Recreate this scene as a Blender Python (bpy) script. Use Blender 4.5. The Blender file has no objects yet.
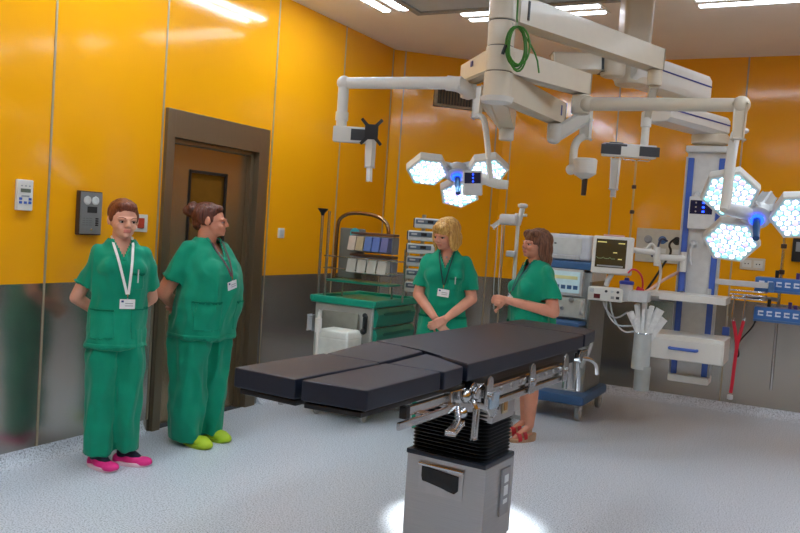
import bpy, bmesh, math, random
from mathutils import Vector, Matrix, noise, Euler
random.seed(7)
SC = bpy.context.scene
COL = SC.collection
PI = math.pi
# ------------------------------------------------------------------ camera, view, world
CAMH = 1.58
YAW, PITCH, ROLL, FPX = -0.48013, -0.04853, 0.067966, 814.9
_r0 = Vector((math.cos(YAW), -math.sin(YAW), 0))
FWD = Vector((math.sin(YAW)*math.cos(PITCH), math.cos(YAW)*math.cos(PITCH), math.sin(PITCH)))
_u0 = _r0.cross(FWD)
RGT = math.cos(ROLL)*_r0 + math.sin(ROLL)*_u0
UPV = -math.sin(ROLL)*_r0 + math.cos(ROLL)*_u0
cam_d = bpy.data.cameras.new('camera'); cam = bpy.data.objects.new('camera', cam_d); COL.objects.link(cam)
cam_d.sensor_width = 36; cam_d.lens = FPX*36/800; cam_d.clip_start = 0.05; cam_d.clip_end = 60
m = Matrix((RGT, UPV, -FWD)).transposed().to_4x4(); m.translation = Vector((0, 0, CAMH))
cam.matrix_world = m
SC.camera = cam
SC.view_settings.view_transform = 'Standard'; SC.view_settings.look = 'None'
SC.view_settings.exposure = 0.0; SC.view_settings.gamma = 1.0; SC.view_settings.use_curve_mapping = False
W = bpy.data.worlds.new('world'); SC.world = W; W.use_nodes = True
W.node_tree.nodes['Background'].inputs[0].default_value = (0.5, 0.55, 0.6, 1)
W.node_tree.nodes['Background'].inputs[1].default_value = 0.05
TROFFER = 50.0      # strength of the fluorescent troffers
LED = 9.0           # strength of the surgical lamp lenses

def at(px, py, z=None, y=None, x=None, d=None):
    """measured point: the photo's pixel on a plane of known height / depth"""
    r = (px-400)/FPX*RGT - (py-266.5)/FPX*UPV + FWD
    o = Vector((0, 0, CAMH))
    if z is not None: t = (z-CAMH)/r.z
    elif y is not None: t = y/r.y
    elif x is not None: t = x/r.x
    else: t = d
    return o + r*t

# ------------------------------------------------------------------ helpers
def lin(c):
    return tuple(((v/255)/12.92 if v <= 10 else (((v/255)+.055)/1.055)**2.4) for v in c) + (1,)
MATS = {}
def mat(name, rgb, rough=.5, metal=0, var=.06, scale=18, bump=0, bscale=200, coat=0, emis=None, estr=0,
        alpha=1, trans=0, spec=.5, stretch=(1, 1, 1), ior=1.45, sheen=0):
    if name in MATS: return MATS[name]
    M = bpy.data.materials.new(name); M.use_nodes = True; nt = M.node_tree; N = nt.nodes; L = nt.links
    b = N['Principled BSDF']; c = lin(rgb)
    b.inputs['Roughness'].default_value = rough; b.inputs['Metallic'].default_value = metal
    b.inputs['Specular IOR Level'].default_value = spec; b.inputs['IOR'].default_value = ior
    b.inputs['Coat Weight'].default_value = coat; b.inputs['Coat Roughness'].default_value = .08
    b.inputs['Alpha'].default_value = alpha; b.inputs['Transmission Weight'].default_value = trans
    b.inputs['Sheen Weight'].default_value = sheen
    tc = N.new('ShaderNodeTexCoord'); mp = N.new('ShaderNodeMapping'); mp.inputs['Scale'].default_value = stretch
    nz = N.new('ShaderNodeTexNoise'); nz.inputs['Scale'].default_value = scale; nz.inputs['Detail'].default_value = 3
    L.new(tc.outputs['Object'], mp.inputs[0]); L.new(mp.outputs[0], nz.inputs['Vector'])
    rp = N.new('ShaderNodeValToRGB'); rp.color_ramp.elements[0].position = .3; rp.color_ramp.elements[1].position = .7
    rp.color_ramp.elements[0].color = tuple(max(0, v*(1-var)) for v in c[:3]) + (1,)
    rp.color_ramp.elements[1].color = tuple(min(1, v*(1+var)) for v in c[:3]) + (1,)
    L.new(nz.outputs['Fac'], rp.inputs[0]); L.new(rp.outputs[0], b.inputs['Base Color'])
    if bump:
        n2 = N.new('ShaderNodeTexNoise'); n2.inputs['Scale'].default_value = bscale; n2.inputs['Detail'].default_value = 3
        L.new(mp.outputs[0], n2.inputs['Vector'])
        bp = N.new('ShaderNodeBump'); bp.inputs['Strength'].default_value = bump; bp.inputs['Distance'].default_value = .01
        L.new(n2.outputs['Fac'], bp.inputs['Height']); L.new(bp.outputs[0], b.inputs['Normal'])
    if emis:
        b.inputs['Emission Color'].default_value = lin(emis); b.inputs['Emission Strength'].default_value = estr
    MATS[name] = M
    return M

class MB:
    """collects shapes into one mesh"""
    def __init__(s): s.bm = bmesh.new(); s.M = Matrix.Identity(4)
    def _fin(s, vs, M=None):
        T = s.M @ M if M is not None else s.M
        for v in vs: v.co = T @ v.co
    def box(s, c, d, bev=0, rot=None, seg=2, mi=0):
        r = bmesh.ops.create_cube(s.bm, size=1); vs = r['verts']
        for v in vs: v.co = Vector((v.co.x*d[0], v.co.y*d[1], v.co.z*d[2]))
        fs = list({f for v in vs for f in v.link_faces})
        if bev:
            bev = min(bev, min(d)*.49)
            es = list({e for v in vs for e in v.link_edges})
            q = bmesh.ops.bevel(s.bm, geom=es, offset=bev, segments=seg, profile=.5, affect='EDGES')
            vs = list({v for f in q['faces'] for v in f.verts} | {v for v in vs if v.is_valid})
            fs = list({f for v in vs for f in v.link_faces})
        for f in fs: f.material_index = mi
        M = Matrix.Translation(Vector(c))
        if rot is not None: M = M @ (rot if isinstance(rot, Matrix) else Euler(rot).to_matrix().to_4x4())
        s._fin(vs, M); return s
    def frame(s, p0, p1):
        d = (p1-p0); L = d.length; d.normalize()
        u = Vector((0, 0, 1)) if abs(d.z) < .95 else Vector((0, 1, 0))
        a = u.cross(d).normalized(); b = d.cross(a).normalized()
        return a, b, d, L
    def beam(s, p0, p1, w, h, w2=None, h2=None, bev=.0, mi=0):
        """rectangular bar between two points: w across (level), h tall"""
        p0 = Vector(p0); p1 = Vector(p1); a, b, d, L = s.frame(p0, p1)
        w2 = w2 or w; h2 = h2 or h
        r = bmesh.ops.create_cube(s.bm, size=1); vs = r['verts']
        for v in vs:
            t = v.co.z+.5; ww = w+(w2-w)*t; hh = h+(h2-h)*t
            v.co = p0 + d*L*t + a*v.co.x*ww + b*v.co.y*hh
        if bev:
            es = list({e for v in vs for e in v.link_edges})
            q = bmesh.ops.bevel(s.bm, geom=es, offset=bev, segments=3, profile=.5, affect='EDGES')
            vs = list({v for f in q['faces'] for v in f.verts} | {v for v in vs if v.is_valid})
        for f in {f for v in vs for f in v.link_faces}: f.material_index = mi
        s._fin(vs); return s
    def rings(s, R, cap=True, mi=0, close=False):
        """R: list of vertex rings (same length)"""
        V = [[s.bm.verts.new(s.M @ Vector(p)) for p in r] for r in R]; n = len(V[0]); F = []
        for i in range(len(V)-1 + (1 if close else 0)):
            A = V[i]; B = V[(i+1) % len(V)]
            for k in range(n):
                F.append(s.bm.faces.new((A[k], A[(k+1) % n], B[(k+1) % n], B[k])))
        if cap and not close:
            F.append(s.bm.faces.new(list(reversed(V[0])))); F.append(s.bm.faces.new(V[-1]))
        for f in F: f.material_index = mi
        return s
    def tube(s, pts, r, n=12, cap=True, mi=0, flat=1.0, smooth=0, close=False):
        pts = [Vector(p) for p in pts]
        for _ in range(smooth):
            q = [pts[0]]
            for i in range(len(pts)-1):
                q += [pts[i]*.75+pts[i+1]*.25, pts[i]*.25+pts[i+1]*.75]
            q.append(pts[-1]); pts = q
        rr = r if isinstance(r, (list, tuple)) else [r]*len(pts)
        if len(rr) != len(pts):
            rr = [rr[0]+(rr[-1]-rr[0])*i/(len(pts)-1) for i in range(len(pts))]
        R = []; prev = None
        for i, p in enumerate(pts):
            d = (pts[min(i+1, len(pts)-1)]-pts[max(i-1, 0)])
            if close: d = pts[(i+1) % len(pts)]-pts[i-1]
            d = d.normalized() if d.length > 1e-9 else Vector((0, 0, 1))
            if prev is None:
                u = Vector((0, 0, 1)) if abs(d.z) < .9 else Vector((0, 1, 0))
                a = u.cross(d).normalized()
            else:
                a = (prev-d*prev.dot(d)).normalized()
            prev = a; b = d.cross(a)
            R.append([p + rr[i]*(math.cos(2*PI*k/n)*a + flat*math.sin(2*PI*k/n)*b) for k in range(n)])
        return s.rings(R, cap, mi, close)
    def cyl(s, p0, p1, r, r2=None, n=24, bev=0, mi=0):
        p0 = Vector(p0); p1 = Vector(p1); r2 = r if r2 is None else r2
        a, b, d, L = s.frame(p0, p1)
        prof = [(0, r), (L, r2)] if not bev else [(0, r-bev), (bev*.3, r-bev*.3), (bev, r), (L-bev, r2), (L-bev*.3, r2-bev*.3), (L, r2-bev)]
        return s.rings([[p0+d*t+q*(math.cos(2*PI*k/n)*a+math.sin(2*PI*k/n)*b) for k in range(n)] for t, q in prof], True, mi)
    def lathe(s, p0, prof, axis=(0, 0, 1), n=28, mi=0):
        p0 = Vector(p0); d = Vector(axis).normalized(); a, b, _, _ = s.frame(p0, p0+d)
        return s.rings([[p0+d*t+max(q, .0002)*(math.cos(2*PI*k/n)*a+math.sin(2*PI*k/n)*b) for k in range(n)] for t, q in prof], True, mi)
    def ell(s, c, r, rot=None, seg=20, mi=0):
        if not isinstance(r, (list, tuple)): r = (r, r, r)
        q = bmesh.ops.create_uvsphere(s.bm, u_segments=seg, v_segments=max(8, seg//2), radius=1); vs = q['verts']
        for v in vs: v.co = Vector((v.co.x*r[0], v.co.y*r[1], v.co.z*r[2]))
        for f in {f for v in vs for f in v.link_faces}: f.material_index = mi
        M = Matrix.Translation(Vector(c))
        if rot is not None: M = M @ Euler(rot).to_matrix().to_4x4()
        s._fin(vs, M); return s
    def cap(s, p0, p1, r0, r1, n=14):
        """tapered capsule"""
        p0 = Vector(p0); p1 = Vector(p1)
        s.ell(p0, r0, seg=n); s.ell(p1, r1, seg=n)
        if (p1-p0).length > 1e-4: s.cyl(p0, p1, r0, r1, n=n)
        return s
    def prism(s, poly, h, M=None, bev=0, mi=0):
        """polygon (x,y) extruded 0..h in local z"""
        M = M or Matrix.Identity(4)
        a = [s.bm.verts.new(Vector((x, y, 0))) for x, y in poly]; b = [s.bm.verts.new(Vector((x, y, h))) for x, y in poly]
        n = len(poly); F = [s.bm.faces.new(list(reversed(a))), s.bm.faces.new(b)]
        for k in range(n): F.append(s.bm.faces.new((a[k], a[(k+1) % n], b[(k+1) % n], b[k])))
        vs = a+b
        if bev:
            q = bmesh.ops.bevel(s.bm, geom=list({e for v in vs for e in v.link_edges}), offset=bev, segments=2, profile=.5, affect='EDGES')
            vs = list({v for f in q['faces'] for v in f.verts} | {v for v in vs if v.is_valid})
        for f in {f for v in vs for f in v.link_faces}: f.material_index = mi
        s._fin(vs, M); return s
    def build(s, name, mats, parent=None, world=False, smooth=True, loc=None):
        bmesh.ops.recalc_face_normals(s.bm, faces=s.bm.faces)
        me = bpy.data.meshes.new(name); s.bm.to_mesh(me); s.bm.free()
        if not isinstance(mats, (list, tuple)): mats = [mats]
        for q in mats: me.materials.append(q)
        o = bpy.data.objects.new(name, me); COL.objects.link(o)
        if smooth:
            shade(me)
            if len(me.polygons) < 3000: wn = o.modifiers.new('normals', 'WEIGHTED_NORMAL'); wn.keep_sharp = True; wn.weight = 60
        if parent is not None:
            o.parent = parent
            if world: me.transform(wm(parent).inverted())
        elif loc is not None:
            o.location = loc; me.transform(Matrix.Translation(-Vector(loc)))
        return o
def wm(o):
    M = Matrix.Translation(o.location) @ o.rotation_euler.to_matrix().to_4x4()
    return wm(o.parent) @ M if o.parent else M
def shade(me, ang=35):
    for p in me.polygons: p.use_smooth = True
    b = bmesh.new(); b.from_mesh(me); lim = math.radians(ang)
    for e in b.edges:
        if len(e.link_faces) == 2 and e.calc_face_angle(0) > lim: e.smooth = False
    b.to_mesh(me); b.free()
def tag(o, label=None, cat=None, group=None, kind=None):
    if label: o['label'] = label
    if cat: o['category'] = cat
    if group: o['group'] = group
    if kind: o['kind'] = kind
    return o
def thing(name, label, cat, loc=(0, 0, 0), rz=0, group=None):
    o = bpy.data.objects.new(name, None); COL.objects.link(o)
    o.empty_display_size = .1; o.location = loc; o.rotation_euler = (0, 0, rz)
    return tag(o, label, cat, group)
def struct(name, mb, m, smooth=True):
    o = mb.build(name, m, smooth=smooth); o['kind'] = 'structure'; return o
def copy_tree(o, parent=None):
    c = o.copy(); COL.objects.link(c); c.parent = parent
    for ch in list(o.children): copy_tree(ch, c)
    return c
R = math.radians

# ------------------------------------------------------------------ materials
white = mat('painted_white', (216, 214, 206), .35, coat=.2, var=.02)
cream = mat('cream_paint', (206, 195, 174), .38, coat=.2, var=.02)
greyp = mat('grey_plastic', (150, 152, 152), .45)
lgrey = mat('light_grey_metal', (196, 198, 198), .4, metal=.15)
chrome = mat('chrome', (196, 197, 198), .2, metal=1, var=.03)
steel = mat('brushed_steel', (176, 176, 176), .32, metal=.95, var=.06, scale=6, stretch=(1, 1, 60), bump=.05, bscale=30)
black = mat('black_plastic', (22, 22, 24), .4, var=.1)
dark = mat('dark_grey_plastic', (52, 54, 58), .45)
pad_m = mat('black_pad_leatherette', (22, 30, 45), .42, var=.08, scale=60, bump=.12, bscale=500, spec=.5)
rubber = mat('rubber_bellows', (16, 18, 22), .45, var=.1)
bluep = mat('blue_paint', (62, 96, 178), .35, coat=.2)
navy = mat('navy_plastic', (34, 48, 128), .4)
steelblue = mat('steel_blue_paint', (66, 104, 150), .4)
greenp = mat('teal_green_plastic', (18, 128, 104), .38, coat=.15)
greend = mat('deep_green_plastic', (12, 98, 80), .38, coat=.15)
redp = mat('red_rubber', (196, 28, 52), .4)
glassy = mat('screen_glass', (30, 28, 24), .12, spec=.6)
clear = mat('clear_plastic', (225, 232, 235), .15, alpha=.45, spec=.5)
# ------------------------------------------------------------------ the room
XL, YB, HC, SZ = -4.184, 8.518, 3.434, 1.092
XR, YF = 3.2, -2.2
CH = .92                                            # chamfered corner
yel = mat('orange_glass_panel', (238, 164, 18), .12, var=.01, scale=2, spec=.45, coat=.35)
def brushed():
    M = mat('steel_cladding', (176, 174, 168), .2, metal=.92, var=.04, scale=5, stretch=(90, 90, 1), bump=.008, bscale=12)
    return M
cladding = brushed()
seam = mat('aluminium_trim', (176, 164, 140), .4, metal=.5)
frame_m = mat('door_frame_steel', (140, 126, 104), .40, metal=.85, var=.05, scale=5, stretch=(60, 60, 1))
leaf_m = mat('door_leaf_steel', (164, 146, 118), .26, metal=.88, var=.06, scale=5, stretch=(60, 60, 1), bump=.03, bscale=10)
# floor: speckled vinyl
FM = bpy.data.materials.new('speckled_vinyl'); FM.use_nodes = True
nt = FM.node_tree; b = nt.nodes['Principled BSDF']; tc = nt.nodes.new('ShaderNodeTexCoord')
n1 = nt.nodes.new('ShaderNodeTexNoise'); n1.inputs['Scale'].default_value = 110; n1.inputs['Detail'].default_value = 4; n1.inputs['Roughness'].default_value = .7
r1 = nt.nodes.new('ShaderNodeValToRGB'); r1.color_ramp.elements[0].position = .38; r1.color_ramp.elements[0].color = lin((132, 140, 150))
r1.color_ramp.elements[1].position = .5; r1.color_ramp.elements[1].color = lin((212, 219, 227))
e = r1.color_ramp.elements.new(.62); e.color = lin((220, 227, 235))
nt.links.new(tc.outputs['Object'], n1.inputs['Vector']); nt.links.new(n1.outputs['Fac'], r1.inputs[0]); nt.links.new(r1.outputs[0], b.inputs['Base Color'])
b.inputs['Roughness'].default_value = .34; b.inputs['Specular IOR Level'].default_value = .45
MATS['floor'] = FM
poly = [(XL, YF), (XR, YF), (XR, YB), (XL+CH, YB), (XL, YB-CH)]
f = MB(); f.prism(poly, .1, Matrix.Translation((0, 0, -.1))); struct('floor', f, FM, False)
ceil_m = mat('ceiling_paint', (242, 236, 226), .6, var=.015, scale=3)
f = MB(); f.prism(poly, .1, Matrix.Translation((0, 0, HC))); struct('ceiling', f, ceil_m, False)
T = .14
D0, D1, DZ = 4.32, 5.50, 2.305                      # door opening in the left wall
def wallbox(mb, x0, x1, y0, y1, z0, z1, mi): mb.box(((x0+x1)/2, (y0+y1)/2, (z0+z1)/2), (x1-x0, y1-y0, z1-z0), mi=mi)
w = MB()
for y0, y1 in ((YF, D0), (D1, YB-CH+.06)):
    wallbox(w, XL-T, XL, y0, y1, 0, SZ, 0); wallbox(w, XL-T, XL, y0, y1, SZ, HC, 1)
wallbox(w, XL-T, XL, D0, D1, DZ, HC, 1)
struct('wall_left', w, [cladding, yel], False)
w = MB(); wallbox(w, XL+CH-.06, XR, YB, YB+T, 0, SZ, 0); wallbox(w, XL+CH-.06, XR, YB, YB+T, SZ, HC, 1)
struct('wall_back', w, [cladding, yel], False)
w = MB()
c0 = Vector((XL, YB-CH, 0)); c1 = Vector((XL+CH, YB, 0)); dn = (c1-c0).normalized(); nn = Vector((-dn.y, dn.x, 0))
for z0, z1, mi in ((0, SZ, 0), (SZ, HC, 1)):
    pl = [c0, c1, c1+nn*T, c0+nn*T]
    w.prism([(p.x, p.y) for p in pl], z1-z0, Matrix.Translation((0, 0, z0)), mi=mi)
struct('wall_corner', w, [cladding, yel], False)
w = MB(); wallbox(w, XR, XR+T, YF, YB, 0, SZ, 0); wallbox(w, XR, XR+T, YF, YB, SZ, HC, 1); struct('wall_right', w, [cladding, yel], False)
w = MB(); wallbox(w, XL, XR, YF-T, YF, 0, SZ, 0); wallbox(w, XL, XR, YF-T, YF, SZ, HC, 1); struct('wall_front', w, [cladding, yel], False)
# coved skirting
def cove(name, a, b2, n):
    a = Vector(a); b2 = Vector(b2); n = Vector(n); h = .09; m_ = MB(); rg = []
    prof = [(0, 0), (.0, h)] + [(h*(1-math.sin(t))+.0015, h*(1-math.cos(t))) for t in [PI/2*k/6 for k in range(6, -1, -1)]]
    prof = [(0, 0), (0, h)] + [(.003+.085*(1-math.sin(k*PI/12)), h*(1-math.cos(k*PI/12))) for k in range(6, -1, -1)]
    for p in (a, b2): rg.append([p+n*q+Vector((0, 0, z)) for q, z in prof])
    m_.rings(rg); o = m_.build(name, FM); o['kind'] = 'structure'
cove('baseboard_left', (XL, YF, 0), (XL, D0-.06, 0), (1, 0, 0))
cove('baseboard_left_rear', (XL, D1+.06, 0), (XL, YB-CH, 0), (1, 0, 0))
cove('baseboard_corner', c0, c1, -nn)
cove('baseboard_back', (XL+CH, YB, 0), (XR, YB, 0), (0, -1, 0))
# vertical trims between the wall panels
k = 0
def vtrim(p, n, z0=.09, z1=HC, w_=.014):
    global k; k += 1
    n = Vector(n); t = Vector((-n.y, n.x, 0)); p = Vector(p)
    mb = MB(); mb.box((0, 0, 0), (w_, .006, z1-z0), .002); ang = math.atan2(n.y, n.x)+PI/2
    o = mb.build('trim_%d' % k, seam); o.location = p+n*.003+Vector((0, 0, (z0+z1)/2)); o.rotation_euler = (0, 0, ang); o['kind'] = 'structure'
for y in (-.9, .9, 2.15, 3.38): vtrim((XL, y, 0), (1, 0, 0))
vtrim((XL, 4.295, 0), (1, 0, 0)); vtrim((XL, 5.565, 0), (1, 0, 0)); vtrim((XL, 6.62, 0), (1, 0, 0)); vtrim((XL, 7.56, 0), (1, 0, 0))
for t in (.09, .93): vtrim(c0+(c1-c0)*t, -nn)
for x in (-3.17, -2.02, -.81, .45, 1.6, 2.6): vtrim((x, YB, 0), (0, -1, 0))
for y in (0, 2, 4, 6, 7.6): vtrim((XR, y, 0), (-1, 0, 0))
# door frame
mb = MB(); FW = .13; pr = .03; dp = .15
mb.box((XL-dp/2+pr, D0+.04, DZ/2), (dp, .08, DZ), .006)
mb.box((XL-dp/2+pr, D1-FW/2, DZ/2), (dp, FW, DZ), .006)
mb.box((XL-dp/2+pr-.002, (D0+.08+D1-FW)/2, DZ-.10), (dp, D1-D0-.08-FW+.008, .198), .003)
mb.box((XL-.052, D1-FW-.02, (DZ-.2)/2), (.06, .04, DZ-.2), .003)
mb.box((XL-.052, (D0+D1)/2, DZ-.215), (.06, D1-D0-.03, .03), .003)
struct('trim_door_frame', mb, frame_m)
LY0, LY1, LZ = D0+.08, D1-FW-.04, DZ-.235
door = MB(); wx = XL-.085
WY0, WY1, WZ0, WZ1 = 4.67, 5.08, 1.22, 1.89           # window in the leaf
def lbox(y0, y1, z0, z1): door.box((wx, (y0+y1)/2, (z0+z1)/2), (.045, y1-y0, z1-z0))
lbox(LY0, WY0, .012, LZ); lbox(WY1, LY1, .012, LZ); lbox(WY0, WY1, .012, WZ0); lbox(WY0, WY1, WZ1, LZ)
d_o = door.build('door_1', leaf_m, smooth=False); d_o['kind'] = 'structure'
mb = MB()
for y0, y1, z0, z1 in ((WY0-.012, WY0+.01, WZ0-.012, WZ1+.012), (WY1-.01, WY1+.012, WZ0-.012, WZ1+.012), (WY0, WY1, WZ0-.012, WZ0+.01), (WY0, WY1, WZ1-.01, WZ1+.012)):
    mb.box((wx+.022, (y0+y1)/2, (z0+z1)/2), (.012, y1-y0, z1-z0))
mb.build('window_gasket', black, d_o)
mb = MB(); mb.box((wx, (WY0+WY1)/2, (WZ0+WZ1)/2), (.012, WY1-WY0, WZ1-WZ0)); mb.build('window_pane', mat('tinted_pane', (98, 66, 24), .06, spec=.8), d_o)
mb = MB(); hy = LY1-.035
mb.box((wx+.026, hy, 1.03), (.008, .035, .2), .003); mb.cyl((wx+.025, hy, 1.07), (wx+.075, hy, 1.07), .010)
mb.tube([(wx+.072, hy, 1.07), (wx+.075, hy-.03, 1.07), (wx+.075, hy-.11, 1.07)], .009, smooth=1)
mb.lathe((wx+.028, hy, .98), [(0, .012), (.012, .012), (.014, .009)], (1, 0, 0))
mb.build('door_handle', chrome, d_o)
# ceiling: laminar-flow field and twin-tube troffers
lam = MB(); x0, x1, y0, y1 = -3.27, .42, 1.1, 6.29
lam.box(((x0+x1)/2, (y0+y1)/2, HC-.012), (x1-x0-.08, y1-y0-.08, .02))
fr = MB()
for c, d in ((((x0+x1)/2, y0+.03), (x1-x0, .06)), (((x0+x1)/2, y1-.03), (x1-x0, .06)), ((x0+.03, (y0+y1)/2), (.06, y1-y0)), ((x1-.03, (y0+y1)/2), (.06, y1-y0))):
    fr.box((c[0], c[1], HC-.02), (d[0], d[1], .04), .004)
lt = thing('laminar_flow_ceiling', 'large pale laminar airflow field with grey frame set in the ceiling above the operating table', 'ceiling panel', ((x0+x1)/2, (y0+y1)/2, HC))
lam.build('diffuser_screen', mat('laminar_screen', (186, 192, 196), .6, var=.03), lt, True); fr.build('frame', greyp, lt, True)
tube_m = mat('fluorescent_diffuser', (255, 255, 255), .5, emis=(226, 240, 255), estr=TROFFER)
tube_dim = mat('fluorescent_diffuser_dimmed', (255, 255, 255), .5, emis=(235, 242, 255), estr=TROFFER*.22)
def troffer(cx, cy, alongx, label, tm_=None):
    t = thing('ceiling_light', label, 'ceiling light', (cx, cy, HC), 0 if alongx else PI/2, 'twin strip lights around the airflow field')
    m1 = MB(); m1.box((0, 0, -.004), (1.24, .3, .008), .002)
    m1.box((0, 0, -.009), (1.22, .05, .012), .002); m1.build('housing', white, t)
    for s in (-1, 1):
        q = MB(); q.box((0, s*.093, -.0115), (1.18, .062, .009), .002); q.build('diffuser', tm_ or tube_m, t)
    return t
for n_, y in enumerate((5.6, 3.7, 1.8)): troffer(-3.43, y, False, ['twin strip light above the door wall, nearest the corner with the grille', 'middle one of the twin strip lights above the door wall', 'twin strip light above the door wall, nearest the viewer'][n_])
for n_, x in enumerate((-2.335, -.43, 1.2)): troffer(x, 6.54, True, ['twin strip light in the ceiling between the suspension column and the pendant column', 'twin strip light in the ceiling right of the pendant column, at the top edge', 'twin strip light in the ceiling toward the far right of the back wall'][n_], tube_dim)
for n_, y in enumerate((5.2, 3.4, 1.6)): troffer(.62, y, False, ['twin strip light right of the airflow field, the far one', 'twin strip light right of the airflow field, the middle one', 'twin strip light right of the airflow field, the near one'][n_])
for n_, x in enumerate((-2.3, -.5)): troffer(x, .85, True, ['twin strip light in front of the airflow field, on the door side', 'twin strip light in front of the airflow field, on the far side from the door'][n_])
# air grille in the corner wall
t = thing('air_grille', 'grey rectangular air extraction grille high on the orange corner wall', 'vent')
g0 = None
def onc(px, py):
    r_ = at(px, py, d=1)-Vector((0, 0, CAMH)); o_ = Vector((0, 0, CAMH)); s_ = ((c0-o_).dot(nn))/r_.dot(nn); return o_+r_*s_
ga = onc(434, 90); gb = onc(490, 108); cen = (ga+gb)/2; L_ = ((gb-ga).dot(dn)); cz = cen.z
t.location = cen; t.rotation_euler = (0, 0, math.atan2(dn.y, dn.x))
Hh = .22
mb = MB()
for c, d in (((0, 0, Hh/2-.015), (L_, .03, .03)), ((0, 0, -Hh/2+.015), (L_, .03, .03)), ((-L_/2+.02, 0, 0), (.04, .03, Hh)), ((L_/2-.02, 0, 0), (.04, .03, Hh))): mb.box((c[0], -.012, c[2]), d, .004)
mb.build('frame', mat('grille_grey', (152, 140, 118), .5, metal=.4), t)
mb = MB(); mb.box((0, -.003, 0), (L_-.04, .004, Hh-.03)); mb.build('backing', dark, t)
mb = MB()
for i in range(17): mb.box((-L_/2+.06+(L_-.12)*i/16, -.012, 0), (.012, .018, Hh-.05), rot=(0, 0, .5))
mb.build('slats', mat('grille_slat', (120, 108, 88), .5, metal=.4), t)

# ---- wall fittings
def onleft(px, py): return at(px, py, x=XL)
def wall_item(name, label, cat, px, py, wpx, hpx):
    """empty on the left wall: local x runs along the wall away from the viewer, y into wall"""
    a = onleft(px, py); bL = onleft(px+wpx, py); t_ = onleft(px, py-hpx)
    t = thing(name, label, cat, a, PI/2); return t, abs(bL.y-a.y), abs(t_.z-a.z)
t, wd, hh = wall_item('climate_control_panel', 'white wall panel with small display and blue keys on the orange wall at far left', 'control panel', 22.5, 195, 15.5, 31)
q = MB(); q.box((0, -.013, 0), (wd, .026, hh), .006); q.build('housing', white, t)
q = MB(); q.box((0, -.0275, hh*.15), (wd*.62, .003, hh*.12)); q.build('display', mat('lcd_green_grey', (96, 104, 88), .3), t)
for i, (x, z) in enumerate(((-.3, -.12), (.3, -.12), (-.3, -.24), (0, -.24), (.3, -.24))):
    q = MB(); q.box((x*wd, -.0275, z*hh), (wd*.18, .004, hh*.08), .001); q.build('key', bluep, t)
q = MB()
q.box((0, -.0265, -.03*hh), (wd*.5, .002, hh*.05)); q.build('marking', greyp, t)
for i in range(3):
    q = MB(); q.box(((-.25+.25*i)*wd, -.0265, hh*.3), (wd*.1, .002, hh*.04)); q.build('symbol', greyp, t)
t, wd, hh = wall_item('intercom_panel', 'grey metal intercom with two round speakers on the orange wall left of the short-haired woman', 'intercom', 87.5, 213, 23, 44)
q = MB(); q.box((0, -.012, 0), (wd, .024, hh), .004); q.build('back_box', mat('intercom_edge', (70, 44, 26), .5), t)
q = MB(); q.box((.004, -.026, 0), (wd*.9, .008, hh*.95), .003); q.build('faceplate', mat('intercom_plate', (132, 134, 134), .4, metal=.3), t)
for s in (-1, 1):
    q = MB(); q.lathe((s*wd*.17, -.030, hh*.29), [(0, .028), (.004, .028), (.007, .018), (.003, .008)], (0, -1, 0)); q.build('speaker', mat('speaker_pale', (196, 198, 196), .35), t)
    q = MB(); q.box((s*wd*.17, -.0305, hh*.37), (.036, .002, .012), .003); q.build('badge', dark, t)
q = MB(); q.box((.05*wd, -.031, hh*.08), (wd*.4, .004, hh*.14)); q.build('display', mat('intercom_screen', (48, 50, 50), .2), t)
for i in range(4):
    q = MB(); q.box((wd*.27, -.031, (-.12-.05*i)*hh), (wd*.12, .005, hh*.03), .001); q.build('button', black, t)
q = MB()
for i in range(4):
    for j in range(3): q.box(((-.28+.14*j)*wd, -.0305, (-.12-.05*i)*hh), (wd*.1, .0012, hh*.012))
q.build('name_strips', mat('engraved_grey', (104, 104, 104), .5), t)
q = MB(); q.lathe((.05*wd, -.030, -hh*.38), [(0, .009), (.003, .009), (.004, .006)], (0, -1, 0)); q.build('key_switch', chrome, t)
t, wd, hh = wall_item('call_switch', 'small white wall switch with a red mark behind the short-haired woman', 'switch', 139, 223, 10, 15)
q = MB(); q.box((0, -.008, 0), (.13, .016, .12), .004); q.build('plate', white, t)
q = MB(); q.box((0, -.018, 0), (.06, .008, .07), .003); q.build('rocker', mat('red_switch', (176, 58, 40), .4), t)
t, wd, hh = wall_item('light_switch', 'small white light switch on the orange wall right of the steel door', 'switch', 280.5, 233, 7, 11)
q = MB(); q.box((0, -.006, 0), (.085, .012, .085), .004); q.build('plate', white, t)
q = MB(); q.box((0, -.014, 0), (.055, .008, .055), .003); q.build('rocker', lgrey, t)
def onback(px, py): return at(px, py, y=YB)
p = onback(752.5, 264)
t = thing('wall_socket', 'white double mains socket on the orange back wall right of the pendant column', 'socket', p)
q = MB(); q.box((0, -.007, 0), (.22, .014, .115), .005); q.build('plate', cream, t)
for s in (-1, 1):
    q = MB(); q.box((s*.05, -.016, 0), (.08, .006, .07), .003); q.build('outlet', white, t)
    for z in (-1, 1):
        q = MB(); q.cyl((s*.05+z*.014, -.018, 0), (s*.05+z*.014, -.0205, 0), .006, n=10); q.build('hole', black, t)
p = onback(797, 250)
t = thing('black_wall_unit', 'black square control unit on the back wall at the right edge, above the blue trays', 'control unit', p)
q = MB(); q.box((.06, -.03, 0), (.2, .06, .22), .008); q.build('housing', black, t)
q = MB(); q.box((.06, -.062, .03), (.14, .004, .09), .002); q.build('display', greyp, t)
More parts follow.
